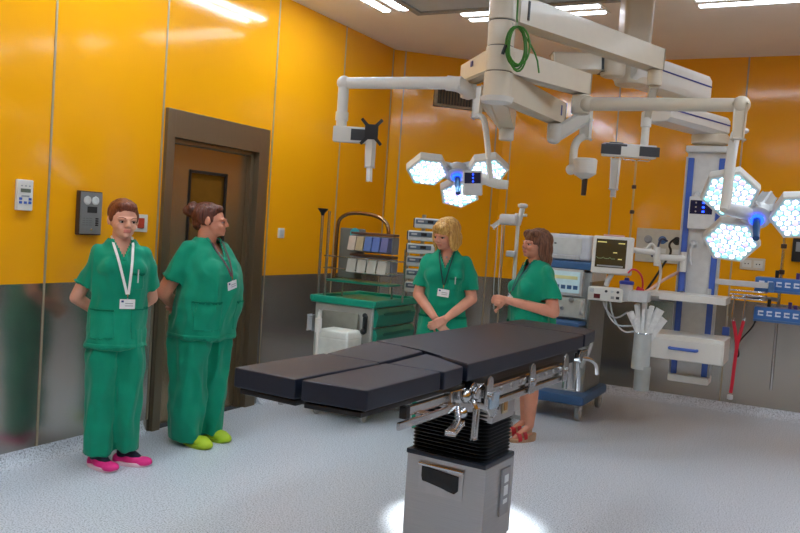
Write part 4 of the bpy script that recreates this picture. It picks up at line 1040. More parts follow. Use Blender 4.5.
# ---- woman 2: bun, in profile
H = 1.66
def hair_bun(mb, H):
    zc = H-.105
    mb.ell((0, .030, zc+.018), (.082, .096, .090), seg=28); mb.ell((0, -.030, zc+.062), (.058, .040, .030), seg=18)
    mb.ell((0, .075, zc-.038), (.060, .040, .050), seg=18)
    for s in (-1, 1): mb.ell((s*.062, .030, zc-.005), (.020, .055, .048), seg=16)
    mb.ell((0, .118, zc+.052), (.044, .036, .036), seg=18); mb.ell((.008, .142, zc+.040), (.036, .036, .034), seg=18); mb.ell((0, .128, zc+.026), (.034, .034, .032), seg=16)
    mb.cap((0, .11, zc+.085), (0, .13, zc+.080), .020, .016)
sk2 = skin_mat('skin_warm', (214, 146, 118))
p2 = at(196, 444, z=0)
P2 = dict(H=H, skin=sk2, hair_m=hair_mat('hair_auburn_dark', (58, 24, 14), (104, 52, 34)), hair=hair_bun, turn=R(38), tilt=R(0), seed=8, wide=1.06, neck=1.12, neck_y=-.005,
  core=core_rings(H, 1.12, 1.3),
  arms=[dict(sh=(-.185, .02, 1.345), el=(-.25, .13, 1.04), wr=(-.09, .215, .94), hf=(1, .0, -.2), pn=(0, 1, 0), side=-1, r=(.058, .053, .042, .031), slv=[(-.155, .015, 1.325), (-.190, .045, 1.23), (-.222, .085, 1.12)], sr=(.070, .080, .088)),
        dict(sh=(.185, .02, 1.345), el=(.25, .13, 1.04), wr=(.06, .23, .93), hf=(-1, .0, -.2), pn=(0, 1, 0), side=1, r=(.058, .053, .042, .031), slv=[(.155, .015, 1.325), (.190, .045, 1.23), (.222, .085, 1.12)], sr=(.070, .080, .088))],
  legs=[dict(pts=[(-.10, 0, .85), (-.10, -.01, .46), (-.09, .0, .09)], r=(.09, .06, .04), toe=(-.1, -1, 0)), dict(pts=[(.10, 0, .85), (.10, -.01, .46), (.09, .02, .09)], r=(.09, .06, .04), toe=(.1, -1, 0))],
  top=[(.735, 0, -.005, .238, .205), (.82, 0, -.012, .238, .205), (.95, 0, -.035, .235, .200), (1.08, 0, -.045, .228, .198), (1.18, 0, -.040, .222, .190), (1.27, 0, -.015, .205, .150), (1.335, 0, .0, .185, .115), (1.38, 0, .004, .135, .088), (1.42, 0, .004, .088, .070), (1.435, 0, .004, .07, .062)],
  bulge=[((-.085, -.125, 1.19), (.095, .085, .10)), ((.085, -.125, 1.19), (.095, .085, .10)), ((0, -.10, .98), (.17, .13, .16))],
  vneck=(.15, .068), pockets=[(-.22, -.07, .80, 1.0), (.07, .22, .80, 1.0)],
  trouser=[[(.035, -.105, 0, .100, .125), (.15, -.105, 0, .108, .125), (.45, -.110, 0, .112, .130), (.68, -.115, .01, .125, .150), (.88, -.09, .01, .13, .17)],
           [(.045, .095, .0, .095, .115), (.15, .095, .0, .100, .118), (.45, .10, 0, .108, .125), (.68, .11, .01, .122, .150), (.88, .09, .01, .13, .17)],
           [(.72, 0, .01, .222, .165), (.95, 0, 0, .20, .15)]])
W2, _, _ = person('person', 'stout woman in green scrubs with auburn bun and lime clogs by the steel door', (p2.x-.05, p2.y+.06, 0), R(88), P2)
lime = mat('lime_clog', (176, 206, 40), .5); limes = mat('lime_sole', (150, 178, 36), .5)
shoe(W2, (-.095, -.05), (-.05, -1, 0), lime, limes, clog=True, w=.052); shoe(W2, (.10, -.03), (.05, -1, 0), lime, limes, clog=True, w=.052)
pl_ = mat('patterned_lanyard', (96, 60, 66), .5, var=.8, scale=120)
lanyard(W2, -.01, 1.12, H, pl_, badge_w, w=.014, n=12, tiltz=-.25)

# ---- woman 3: blonde bob, hands crossed in front
H = 1.675
def hair_bob(mb, H):
    zc = H-.105
    mb.ell((0, .022, zc+.022), (.086, .102, .092), seg=28)
    mb.ell((0, .040, zc-.045), (.088, .078, .085), seg=24); mb.ell((0, .045, zc-.085), (.085, .070, .050), seg=24)
    for s in (-1, 1):
        mb.ell((s*.072, -.012, zc-.050), (.020, .045, .085), seg=18); mb.ell((s*.070, .0, zc-.090), (.022, .048, .045), seg=18)
    mb.ell((.010, -.052, zc+.052), (.064, .044, .034), seg=20); mb.ell((.035, -.062, zc+.030), (.040, .028, .036), rot=(0, .4, 0), seg=16); mb.ell((-.040, -.055, zc+.032), (.028, .026, .030), seg=14)
sk3 = skin_mat('skin_rosy', (216, 152, 126))
P3 = dict(H=H, skin=sk3, hair_m=hair_mat('hair_blonde', (168, 116, 46), (226, 182, 104)), hair=hair_bob, turn=R(-34), tilt=R(13), seed=15, gaze=-.5,
  core=core_rings(H, .9),
  arms=[dict(sh=(-.185, 0, 1.36), el=(-.200, -.01, 1.07), wr=(-.045, -.205, .925), hf=(.55, -.15, -.62), pn=(.35, .9, .1), side=1, curl=.35, r=(.050, .043, .036, .027), slv=[(-.135, .005, 1.335), (-.162, .0, 1.25), (-.188, -.005, 1.13)], sr=(.060, .064, .072)),
        dict(sh=(.185, 0, 1.36), el=(.212, -.01, 1.07), wr=(.045, -.235, .93), hf=(-.72, -.12, -.45), pn=(-.3, .9, .1), side=-1, curl=.45, r=(.050, .043, .036, .027), slv=[(.135, .005, 1.335), (.165, .0, 1.25), (.195, -.005, 1.13)], sr=(.060, .066, .074))],
  legs=[dict(pts=[(-.085, 0, .85), (-.085, -.01, .46), (-.085, .0, .09)], r=(.08, .055, .038), toe=(-.1, -1, 0)), dict(pts=[(.085, 0, .85), (.085, -.01, .46), (.085, .02, .09)], r=(.08, .055, .038), toe=(.1, -1, 0))],
  top=[(.72, 0, 0, .205, .140), (.82, 0, 0, .196, .135), (.95, 0, 0, .172, .120), (1.05, 0, 0, .160, .115), (1.17, 0, -.008, .166, .124), (1.27, 0, -.006, .172, .120), (1.34, 0, .0, .162, .096), (1.385, 0, .008, .122, .074), (1.425, 0, .014, .082, .060), (1.445, 0, .014, .066, .056)],
  bulge=[((-.08, -.07, 1.23), (.08, .07, .08)), ((.08, -.07, 1.23), (.08, .07, .08))],
  vneck=(.16, .068), pockets=[(-.20, -.06, .78, .93), (.06, .20, .78, .93), (.04, .125, 1.13, 1.23)],
  trouser=[[(.045, -.088, 0, .098, .105), (.45, -.090, -.005, .098, .112), (.68, -.092, 0, .108, .125), (.86, -.07, 0, .115, .13)],
           [(.045, .088, .0, .098, .105), (.45, .090, 0, .098, .112), (.68, .092, 0, .108, .125), (.86, .07, 0, .115, .13)],
           [(.74, 0, 0, .195, .13), (.95, 0, 0, .165, .11)]])
w3 = at(444, 300, d=6.25)
W3, _, _ = person('person', 'blonde woman in green scrubs looking down, hands crossed, behind the operating table', (w3.x, w3.y, 0), R(20), P3)
wsh = mat('white_shoe', (222, 222, 220), .5)
shoe(W3, (-.088, -.01), (-.08, -1, 0), wsh, wsh); shoe(W3, (.088, -.01), (.08, -1, 0), wsh, wsh)
gl = mat('dark_green_lanyard', (10, 66, 60), .5)
lanyard(W3, .0, 1.115, H, gl, badge_w, w=.010, n=12, tiltz=.08)
q = MB(); pp = on_front(W3, 'body', .0, 1.375, .004); q.ell(pp, .008, seg=10); q.build('necklace_bead', mat('silver_bead', (235, 235, 240), .2, metal=.5), W3)
q = MB(); pp = on_front(W3, 'scrub_top', .085, 1.21, .008); q.tube([pp+Vector((0, 0, .025)), pp+Vector((0, 0, -.03))], .004, n=8); q.build('pen', lgrey, W3)

# ---- woman 4: brown hair, side on, bare legs and red wedge sandals
H = 1.64
def hair_brown(mb, H):
    zc = H-.105
    mb.ell((0, .024, zc+.020), (.086, .102, .092), seg=28)
    mb.ell((0, .055, zc-.050), (.086, .072, .095), seg=24); mb.ell((0, .070, zc-.120), (.086, .058, .070), seg=24); mb.ell((0, .075, zc-.155), (.080, .050, .040), seg=20)
    for s in (-1, 1):
        mb.ell((s*.074, .022, zc-.045), (.018, .048, .085), seg=18); mb.ell((s*.072, .045, zc-.110), (.022, .045, .060), seg=18)
        mb.ell((s*.040, -.036, zc+.060), (.040, .042, .032), seg=16)
    mb.ell((-.03, -.050, zc+.045), (.040, .028, .028), rot=(0, .4, 0), seg=16)
sk4 = skin_mat('skin_tan', (206, 142, 116))
P4 = dict(H=H, skin=sk4, hair_m=hair_mat('hair_brown', (74, 42, 28), (134, 88, 62)), hair=hair_brown, turn=R(6), tilt=R(-3), seed=23, neck=1.05, neck_y=-.02,
  core=core_rings(H, 1.08, 1.15),
  arms=[dict(sh=(-.175, .01, 1.335), el=(-.225, .03, 1.03), wr=(-.055, -.255, 1.065), hf=(.55, -.85, .0), pn=(.8, .5, -.1), side=1, curl=1.0, r=(.052, .047, .038, .028), slv=[(-.14, .005, 1.30), (-.175, .02, 1.22), (-.205, .03, 1.11)], sr=(.064, .070, .078)),
        dict(sh=(.175, .01, 1.335), el=(.235, .04, 1.02), wr=(.060, -.265, 1.08), hf=(-.55, -.85, .0), pn=(-.8, .5, -.1), side=-1, curl=1.0, r=(.052, .047, .038, .028), slv=[(.14, .005, 1.30), (.175, .02, 1.22), (.208, .03, 1.10)], sr=(.064, .074, .086))],
  legs=[dict(pts=[(-.085, .03, .85), (-.085, .01, .50), (-.085, .03, .36), (-.085, .04, .125)], r=(.09, .058, .056, .036), toe=(-.05, -1, 0)), dict(pts=[(.085, .0, .85), (.085, -.03, .50), (.08, -.01, .36), (.085, -.01, .125)], r=(.09, .058, .056, .036), toe=(.15, -1, 0))],
  top=[(.70, 0, -.005, .205, .180), (.82, 0, -.01, .205, .180), (.95, 0, -.025, .190, .172), (1.08, 0, -.03, .176, .162), (1.18, 0, -.03, .176, .158), (1.26, 0, -.015, .176, .135), (1.32, 0, .0, .160, .105), (1.365, 0, -.004, .122, .085), (1.40, 0, -.008, .085, .068), (1.415, 0, -.008, .07, .06)],
  bulge=[((-.085, -.11, 1.17), (.09, .085, .09)), ((.085, -.11, 1.17), (.09, .085, .09)), ((0, -.07, .95), (.15, .12, .14))],
  vneck=(.15, .066), pockets=[(.06, .21, .74, .92), (-.21, -.06, .74, .92)], bottom_name='skirt',
  trouser=[[(.52, 0, 0, .205, .155), (.65, 0, 0, .205, .16), (.86, 0, 0, .20, .155)]])
p4 = at(521, 438, z=0)
W4, _, _ = person('person', 'brown-haired woman in a green scrub top and red wedge sandals standing side-on beside the ventilator', (p4.x+.02, p4.y+.02, 0), R(-44), P4)
rd = mat('red_leather', (176, 24, 34), .4); cork = mat('cork_wedge', (176, 142, 112), .7, var=.15, scale=60)
for x, y, dx in ((-.085, .04, -.05), (.085, -.01, .15)):
    M_ = Matrix.Translation((x, y, 0)) @ Matrix.Rotation(math.atan2(-1, dx), 4, 'Z')
    q = MB(); q.M = M_; n = 24
    def ol(k, zf): return [((.055+.125*k*math.cos(2*PI*i/n)), .044*k*math.sin(2*PI*i/n)*(1+.15*math.cos(2*PI*i/n)), zf(.055+.125*k*math.cos(2*PI*i/n))) for i in range(n)]
    hgt = lambda xx: .062-.038*max(0, min(1, (xx+.05)/.16))
    q.rings([ol(.93, lambda xx: 0), ol(.97, lambda xx: .006), ol(1, lambda xx: hgt(xx)-.004), ol(.97, hgt)]); sd = q.build('sandal', cork, W4)
    q = MB(); q.M = M_
    for (xa, wz, wd_) in ((.055, .078, .030), (.105, .062, .034)):
        rg = []
        for i in range(13):
            a = PI*i/12; yy = .046*math.cos(a); zz = hgt(xa)-.008+(wz-hgt(xa)+.018)*math.sin(a)
            rg.append([(xa-wd_/2, yy, zz), (xa+wd_/2, yy*.98, zz-.006), (xa+wd_/2, yy*.94, zz-.010), (xa-wd_/2, yy*.94, zz-.004)])
        q.rings(rg)
    q.build('straps', rd, sd)
lanyard(W4, .0, 1.10, H, mat('slate_lanyard', (40, 70, 90), .5), badge_w, w=.010, n=10, tiltz=.3)
# ------------------------------------------------------------------ green supply cart
CX0, CX1, CY0, CY1 = -3.66, -3.10, 5.55, 6.27
mx, my = (CX0+CX1)/2, (CY0+CY1)/2
CT_ = thing('supply_cart', 'green hospital supply cart with drawers and a bin rack in the corner', 'cart', (mx, my, 0))
q = MB(); q.box((mx, my, .53), (CX1-CX0-.02, CY1-CY0-.02, .80), .015); q.build('body', mat('cart_grey_white', (172, 172, 164), .45), CT_, True)
q = MB(); q.box((mx, my, .945), (CX1-CX0+.04, CY1-CY0+.04, .035), .012)
for a, b_, w_, d_ in ((mx, CY0-.005, CX1-CX0+.06, .03), (mx, CY1+.005, CX1-CX0+.06, .03), (CX0-.005, my, .03, CY1-CY0+.06), (CX1+.005, my, .03, CY1-CY0+.06)):
    q.box((a, b_, .965), (w_, d_, .045), .012)
q.build('tray_top', mat('teal_top', (24, 150, 122), .35, coat=.2), CT_, True)
q = MB(); q.box((mx, my, .13), (CX1-CX0, CY1-CY0, .06), .02); q.build('base', greend, CT_, True)
zs_ = [(.845, .15), (.685, .15), (.525, .15), (.355, .17), (.205, .11)]
for z, h in zs_:
    q = MB(); y0, y1 = CY0+.035, CY1-.03; x = CX1
    q.rings([[(x-.02, y, z+h/2), (x+.006, y, z+h/2), (x+.030, y, z+h*.18), (x+.012, y, z-h/2+.006), (x-.02, y, z-h/2+.006)] for y in (y0, y1)]); dr = q.build('drawer', greenp, CT_, True)
    q = MB(); q.beam((x+.026, y0+.10, z+h*.2), (x+.026, y1-.10, z+h*.2), .02, .016, bev=.004); q.build('drawer_grip', greend, dr, True)
for x in (CX0+.06, CX1-.06):
    for y in (CY0+.06, CY1-.06):
        q = MB(); q.cyl((x-.012, y, .05), (x+.012, y, .05), .05, bev=.006); q.box((x, y, .095), (.04, .05, .02), .004); q.build('castor', greyp, CT_, True)
q = MB(); q.box((CX0+.27, CY0-.012, .75), (.34, .02, .25), .02); q.build('end_panel', mat('cart_panel_grey', (150, 148, 136), .4, metal=.2), CT_, True)
for z, h in ((.80, .14), (.60, .06)):
    q = MB(); q.box((CX1-.05, CY0-.03, z), (.028, .04, h), .008); q.ell((CX1-.05, CY0-.05, z-h*.4), (.026, .02, .024)); q.ell((CX1-.05, CY0-.04, z+h*.5), (.02, .02, .02)); q.build('clamp', black, CT_, True)
# near-left twin poles
for dx in (-.03, .035):
    q = MB(); q.cyl((CX0+dx, CY0+.10, .30), (CX0+dx, CY0+.10, 1.67), .012); q.build('rail_pole', chrome, CT_, True)
q = MB(); q.beam((CX0-.07, CY0+.10, .80), (CX0-.07, CY0+.10, .68), .05, .05, bev=.01); q.build('pole_clamp', lgrey, CT_, True)
q = MB(); q.lathe((CX0-.03, CY0+.10, 1.63), [(0, .012), (.02, .018), (.05, .042), (.058, .042)]); q.build('funnel_holder', black, CT_, True)
# bin rack on the far end
ry = 5.90; zb0 = 1.10
lx, rx = CX0+.02, CX1+.03
for x in (lx+.03, rx-.06, rx+.04):
    q = MB(); q.cyl((x, ry, .96), (x, ry, zb0 if x > lx+.1 and x < rx else zb0+.28), .009); q.build('rack_post', chrome, CT_, True)
q = MB(); q.tube([(lx-.06, ry, zb0+.0), (lx-.06, ry, zb0+.46), (lx-.03, ry, zb0+.53), (lx+.08, ry, zb0+.575), (lx+.30, ry, zb0+.565), (lx+.42, ry, zb0+.51), (lx+.44, ry, zb0+.44), (lx+.44, ry, zb0+.40)], .016, smooth=2, n=12); q.build('arch_handle', mat('bronze_chrome', (150, 120, 90), .25, metal=.9), CT_, True)
q = MB(); q.box((mx-.0, ry-.06, zb0), (.60, .22, .018), .006); q.build('rack_shelf', greenp, CT_, True)
q = MB(); q.box((lx+.10, ry-.0, zb0+.23), (.24, .03, .42), .01); q.build('rack_board', mat('rack_board_grey', (112, 112, 104), .5), CT_, True)
q = MB(); q.lathe((lx+.13, ry-.018, zb0+.40), [(0, .045), (.003, .045)], (0, -1, 0)); q.build('round_sticker', mat('teal_sticker', (60, 176, 186), .4), CT_, True)
q = MB()
for z in (zb0+.10, zb0+.20): q.tube([(lx-.06, ry-.03, z), (lx-.06, ry-.17, z), (rx+.05, ry-.17, z), (rx+.05, ry-.03, z)], .005)
q.tube([(rx+.05, ry-.03, zb0), (rx+.05, ry-.03, zb0+.3)], .005); q.build('wire_guard', chrome, CT_, True)
cols = [(196, 178, 160), (176, 160, 128), (84, 112, 168), (84, 110, 170), (98, 104, 150)]
for row, zz in enumerate((zb0+.29, zb0+.11)):
    q = MB(); q.box((lx+.345, ry-.055, zz+.115), (.40, .11, .02), .004); q.build('bin_lid', mat('lid_brown', (96, 70, 58), .4), CT_, True)
    q = MB(); q.box((lx+.345, ry-.05, zz+.03), (.40, .10, .14), .004); q.build('bin_case', mat('bin_case_grey', (120, 122, 128), .35), CT_, True)
    for i in range(5 if row == 0 else 4):
        n_ = 5 if row == 0 else 4; wd = .38/n_; x = lx+.155+wd*(i+.5)
        c = cols[i] if row == 0 else (186, 186, 176)
        q = MB(); q.prism([(-.05, -.06), (.03, -.06), (.055, .055), (-.05, .065)], wd*.88, Matrix.Translation((x-wd*.44, ry-.10, zz+.025)) @ Matrix.Rotation(PI/2, 4, 'Z') @ Matrix.Rotation(PI/2, 4, 'X') if False else Matrix.Translation((x+wd*.44, ry-.125, zz+.03)) @ Matrix.Rotation(-PI/2, 4, 'Y') @ Matrix.Rotation(PI/2, 4, 'Z') @ Matrix.Scale(-1, 4, (1, 0, 0)), bev=.004)
        q.build('tip_out_bin', mat('bin_%d_%d_%d' % c, c, .35), CT_, True)
# waste box hung on the cart's near end
t = thing('waste_box', 'white plastic waste box with lid hanging on the near end of the green cart', 'box', (CX0+.36, CY0-.15, .52))
q = MB(); 
def tb_(x, y, z0, z1, s0, s1, m, nm, par):
    q = MB(); q.rings([[(x-a, y-b2, z) , (x+a, y-b2, z), (x+a, y+b2, z), (x-a, y+b2, z)] for z, a, b2 in ((z0, s0[0], s0[1]), (z1, s1[0], s1[1]))])
    bmesh.ops.bevel(q.bm, geom=list(q.bm.edges), offset=.02, segments=3, profile=.5, affect='EDGES'); return q.build(nm, m, par, True)
wb = mat('white_bin', (222, 222, 212), .4)
tb_(CX0+.36, CY0-.15, .34, .70, (.125, .10), (.142, .115), wb, 'bin', t); tb_(CX0+.36, CY0-.15, .685, .755, (.146, .118), (.128, .10), wb, 'lid', t)
q = MB(); pz_ = at(318, 330, d=5.75); q.cyl((pz_.x, pz_.y, .56), (pz_.x, pz_.y, .86), .013); q.cyl((pz_.x, pz_.y, .80), (pz_.x, pz_.y, .90), .024, bev=.004)
q.beam((pz_.x, pz_.y, .85), (CX0+.01, CY0+.10, .85), .03, .03, bev=.004); q.build('side_rod', white, CT_, True)

# ------------------------------------------------------------------ syringe pump tower
pt_ = at(419, 292, d=7.25)
TW = thing('pump_tower', 'rack tower of stacked white infusion pumps behind the blonde woman', 'pump rack', (pt_.x, pt_.y, 0), R(22))
q = MB(); q.cyl((0, 0, .06), (0, 0, 1.70), .018); q.build('pole', steel, TW)
q = MB(); q.box((-.12, .03, 1.12), (.02, .05, .70), .004); q.build('side_rail', steel, TW)
q = MB()
for i in range(5):
    a = 2*PI*i/5; q.beam((0, 0, .08), (.27*math.cos(a), .27*math.sin(a), .06), .035, .025, bev=.005); q.cyl((.27*math.cos(a)-.012, .27*math.sin(a), .03), (.27*math.cos(a)+.012, .27*math.sin(a), .03), .03, bev=.004)
q.build('castor_base', greyp, TW)
zt_ = 1.625
for i in range(6):
    z = zt_-.112*i; dx = .05 if i == 0 else 0
    M_ = Matrix.Translation((dx, -.08, z))
    pm = MB(); pm.M = M_; pm.box((.0, 0, 0), (.24, .15, .088), .012); pm_ = pm.build('pump', mat('pump_white', (206, 208, 204), .4), TW)
    q = MB(); q.M = M_; q.box((-.01, -.077, .012), (.20, .006, .040), .003); q.build('panel', mat('pump_panel', (96, 108, 122), .35), pm_)
    q = MB(); q.M = M_; q.box((.02, -.081, .014), (.05, .004, .026), .002); q.build('display', black, pm_)
    q = MB(); q.M = M_; q.box((-.065, -.081, .014), (.05, .004, .014), .002); q.build('keys', lgrey, pm_)
    q = MB(); q.M = M_; q.box((-.124, .0, 0), (.012, .12, .08), .004); q.build('side_grip', dark, pm_)

# ------------------------------------------------------------------ anaesthesia machine
AX0, AX1, AY0, AY1 = -2.32, -1.80, 7.08, 7.72
ax, ay = (AX0+AX1)/2, (AY0+AY1)/2
AM = thing('anaesthesia_machine', 'grey and blue anaesthesia machine on castors behind the brown-haired woman', 'medical machine', (ax, ay, 0))
def abx(nm, c, d, m, bev=.01, par=None):
    q = MB(); q.box(c, d, bev); return q.build(nm, m, par or AM, True)
agr = mat('machine_grey', (158, 162, 160), .42, metal=.1); alt = mat('machine_light', (206, 210, 208), .4)
abx('base', (ax+.01, ay-.06, .185), (.62, .86, .09), steelblue, .03)
for x in (AX0+.03, AX1-.0):
    for y in (AY0-.08, AY1-.02):
        q = MB(); q.cyl((x-.02, y, .072), (x+.02, y, .072), .072, bev=.008); c_ = q.build('castor', greyp, AM, True)
        q = MB(); q.cyl((x-.022, y, .062), (x+.022, y, .062), .028, bev=.004); q.box((x, y, .115), (.055, .09, .04), .01); q.build('castor_fork', lgrey, c_, True)
abx('lower_cabinet', (ax, ay, .50), (.50, .58, .58), agr)
abx('side_panel', (AX1-.01, ay, .72), (.02, .56, .98), mat('machine_side_steel', (150, 150, 144), .35, metal=.7), .004)
for i, z in enumerate((.66, .47, .30)):
    dd_ = abx('drawer', (ax-.02, AY0+.02, z), (.42, .03, .16), alt, .008)
    q = MB(); q.tube([(ax-.12, AY0, z+.03), (ax-.12, AY0-.03, z+.03), (ax+.08, AY0-.03, z+.03), (ax+.08, AY0, z+.03)], .008, smooth=1); q.build('drawer_handle', chrome, dd_, True)
abx('work_surface', (ax-.02, AY0-.03, .84), (.50, .34, .035), steelblue, .012)
abx('control_column', (ax, ay+.02, 1.07), (.50, .54, .44), alt, .012)
abx('front_panel', (ax, AY0+.03, .97), (.44, .06, .18), mat('machine_cream', (204, 204, 192), .4), .01)
q = MB(); q.lathe((ax+.10, AY0-.002, 1.04), [(0, .022), (.02, .020), (.022, .012)], (0, -1, 0)); q.build('dial', greyp, AM, True)
for i in range(3):
    q = MB(); q.lathe((ax-.12+.07*i, AY0-.002, .96), [(0, .016), (.016, .014), (.018, .008)], (0, -1, 0)); q.build('dial', dark if i % 2 else greyp, AM, True)
sc_ = abx('ventilator_screen', (ax+.02, AY0+.015, 1.19), (.34, .05, .24), lgrey, .012)
abx('display', (ax+.02, AY0-.012, 1.195), (.29, .006, .19), mat('pale_screen', (176, 200, 206), .2, emis=(170, 198, 206), estr=.35), .002, sc_)
abx('screen_band', (ax+.02, AY0-.016, 1.235), (.25, .004, .03), mat('screen_band', (206, 206, 150), .3, emis=(200, 200, 150), estr=.2), .001, sc_)
for i in range(5): abx('screen_field', (ax-.09+.055*i, AY0-.016, 1.15), (.04, .004, .035), steelblue, .001, sc_)
abx('top_shelf', (ax, ay, 1.345), (.56, .62, .07), steelblue, .015)
q = MB(); hx_ = AX1-.06; q.tube([(hx_, AY0+.02, 1.03), (hx_, AY0-.05, 1.03), (hx_, AY0-.05, .93), (hx_, AY0+.02, .93)], .014, smooth=1, n=12); q.build('side_handle', white, AM, True)
q = MB(); q.tube([(AX1+.0, AY0+.05, .76), (AX1+.05, AY0+.02, .72), (AX1+.04, AY0-.02, .60), (AX1-.02, AY0-.04, .46)], .016, smooth=2); q.build('breathing_hose', lgrey, AM, True)
# printer on top
PRN = thing('printer', 'white desktop printer standing on top of the anaesthesia machine', 'printer', (ax+.01, ay-.08, 1.38))
q = MB(); q.box((0, 0, .12), (.42, .36, .235), .03, seg=3); q.build('body', mat('printer_white', (206, 210, 216), .4), PRN)
q = MB(); q.box((-.03, -.182, .13), (.32, .012, .15), .006); q.build('front_cover', alt, PRN)
q = MB(); q.box((-.03, -.186, .03), (.30, .02, .035), .006); q.build('paper_tray', lgrey, PRN)
q = MB(); q.box((-.11, -.190, .15), (.02, .003, .012), .001); q.build('emblem', dark, PRN)
q = MB(); q.box((.212, .05, .15), (.008, .10, .06), .003); q.build('side_vent', dark, PRN)
q = MB(); q.box((-.02, -.05, .239), (.18, .10, .010), .004); q.build('top_keys', dark, PRN)
# infusion stand left of the brown-haired woman
ip = at(512, 258, d=6.75)
IS = thing('infusion_stand', 'white stand with angled pump head and thin hanging tubes left of the brown-haired woman', 'infusion stand', (ip.x, ip.y, 0))
q = MB(); q.cyl((.03, 0, .06), (.03, 0, 1.68), .016); q.build('pole', white, IS)
q = MB(); q.cyl((.03, 0, 1.66), (.06, 0, 1.80), .022, bev=.004); q.lathe((.06, 0, 1.80), [(0, .02), (.01, .04), (.03, .042), (.04, .02)]); q.cyl((.0, 0, 1.745), (.10, 0, 1.745), .012); q.build('pole_head', white, IS)
q = MB(); q.box((-.04, -.03, 1.70), (.15, .09, .09), .02); q.build('pump_head', lgrey, IS)
q = MB(); q.beam((-.07, -.03, 1.72), (-.17, -.05, 1.63), .03, .035, bev=.01); q.build('spout', white, IS)
for i, (x, z) in enumerate(((-.13, .95), (-.09, 1.0))):
    q = MB(); q.tube([(x, -.05, 1.66), (x+.01, -.05, 1.4), (x, -.04, 1.15), (x+.02, -.04, z)], .004, n=6, smooth=1); q.build('tube', clear, IS)
q = MB(); q.box((.0, -.03, 1.42), (.08, .05, .05), .01); q.build('clamp', lgrey, IS)
for i in range(5):
    a = 2*PI*i/5+.3; q = MB(); q.beam((.03, 0, .08), (.03+.22*math.cos(a), .22*math.sin(a), .055), .03, .02, bev=.005); q.cyl((.03+.22*math.cos(a)-.01, .22*math.sin(a), .03), (.03+.22*math.cos(a)+.01, .22*math.sin(a), .03), .03, bev=.004); q.build('leg', greyp, IS)

# ------------------------------------------------------------------ things carried by the pendant
dM = 6.45
mc = at(612.5, 255.5, d=dM); fr3 = Matrix.Translation(mc) @ Matrix.Rotation(R(-7)-YAW*.6, 4, 'Z') @ Matrix.Rotation(R(-6), 4, 'X')
MO = thing('patient_monitor', 'white-framed patient monitor with dark screen on a pivoting arm left of the pendant', 'monitor', mc)
q = MB(); q.M = fr3; q.box((0, 0, 0), (.315, .05, .30), .015, seg=3); q.build('bezel', white, MO, True)
q = MB(); q.M = fr3; q.box((-.012, -.026, .012), (.235, .006, .225), .002); scn = q.build('screen', mat('monitor_screen', (46, 42, 30), .12, emis=(70, 60, 30), estr=.25, spec=.7), MO, True)
tr_ = mat('trace_yellow', (210, 200, 120), .3, emis=(220, 210, 130), estr=.5)
for i, (x, z, w_) in enumerate(((-.085, .10, .07), (.065, .095, .05), (.02, .02, .03), (.06, -.03, .03))):
    q = MB(); q.M = fr3; q.box((x, -.0300, z), (w_, .002, .008)); q.build('reading', tr_, scn, True)
q = MB(); q.M = fr3; q.tube([(-.12+.013*k, -.0300, -.03+(.010 if k % 4 == 0 else 0)) for k in range(12)], .0015, n=6); q.build('trace_line', mat('trace_green', (120, 150, 110), .3, emis=(120, 160, 110), estr=.3), scn, True)
q = MB(); q.M = fr3; q.box((-.012, -.0300, -.088), (.20, .002, .012)); q.build('status_bar', greyp, scn, True)
q = MB(); q.M = fr3; q.box((.0, -.0, .157), (.16, .03, .012), .003); q.build('alarm_bar', mat('alarm_pink', (226, 170, 160), .4), MO, True)
q = MB(); q.M = fr3; q.cyl((.135, -.028, -.11), (.135, -.038, -.11), .013, bev=.003); q.build('knob', lgrey, MO, True)
q = MB(); q.tube([mc+Vector((.12, .07, .03)), at(634, 250, d=6.5), at(657, 253, d=6.5)], .022, n=12); q.cyl(at(657, 247, d=6.5), at(656.3, 262, d=6.5), .028, bev=.004)
q.tube([at(657, 257, d=6.5), at(684, 258.5, d=6.55)], .024, n=12); q.build('pivot_arm', white, MO, True)
q = MB(); q.cyl(at(684, 252, d=6.56), at(682.5, 272, d=6.56), .026, bev=.004); q.cyl(at(657, 262, d=6.5), at(656.7, 266, d=6.5), .026, bev=.004); q.build('pivot', white, MO, True)
q = MB(); q.beam(at(683, 271, d=6.58), at(681.5, 291, d=6.58), .045, .04, bev=.006); q.build('arm_bracket', bluep, MO, True)
q = MB(); q.tube([mc+Vector((.0, .02, -.15)), at(608, 280, d=6.45), at(606, 286, d=6.45)], .02, n=10); q.build('support_neck', lgrey, MO, True)
# suction / gas module
sm0 = at(607, 294, d=6.38); SMD = thing('vacuum_module', 'white module box with knobs and a clear canister below the patient monitor', 'medical module', sm0)
q = MB(); q.box((0, 0, 0), (.27, .14, .105), .012); q.build('housing', white, SMD)
q = MB(); q.box((.24, .02, .005), (.16, .14, .085), .012); q.build('side_housing', lgrey, SMD)
q = MB(); q.box((-.06, -.072, -.018), (.05, .006, .035), .002); q.build('display', mat('dark_red_display', (92, 24, 30), .3), SMD)
for i, x in enumerate((-.10, .01, .055, .10)):
    q = MB(); q.cyl((x, -.068, .025), (x, -.085, .025), .010 if i else .016, bev=.002); q.build('knob', dark if i % 2 else lgrey, SMD)
for i, x in enumerate((.06, .10)):
    q = MB(); q.box((x, -.072, -.02), (.025, .005, .02), .001); q.build('socket', black if i else greyp, SMD)
cn = at(626, 291, d=6.30)-sm0
q = MB(); q.lathe(cn+Vector((0, 0, -.08)), [(0, .040), (.01, .046), (.13, .052), (.135, .05)]); q.build('canister', clear, SMD)
q = MB(); q.lathe(cn+Vector((0, 0, .052)), [(0, .055), (.02, .056), (.026, .048), (.03, .02), (.05, .018)]); q.build('canister_lid', navy, SMD)
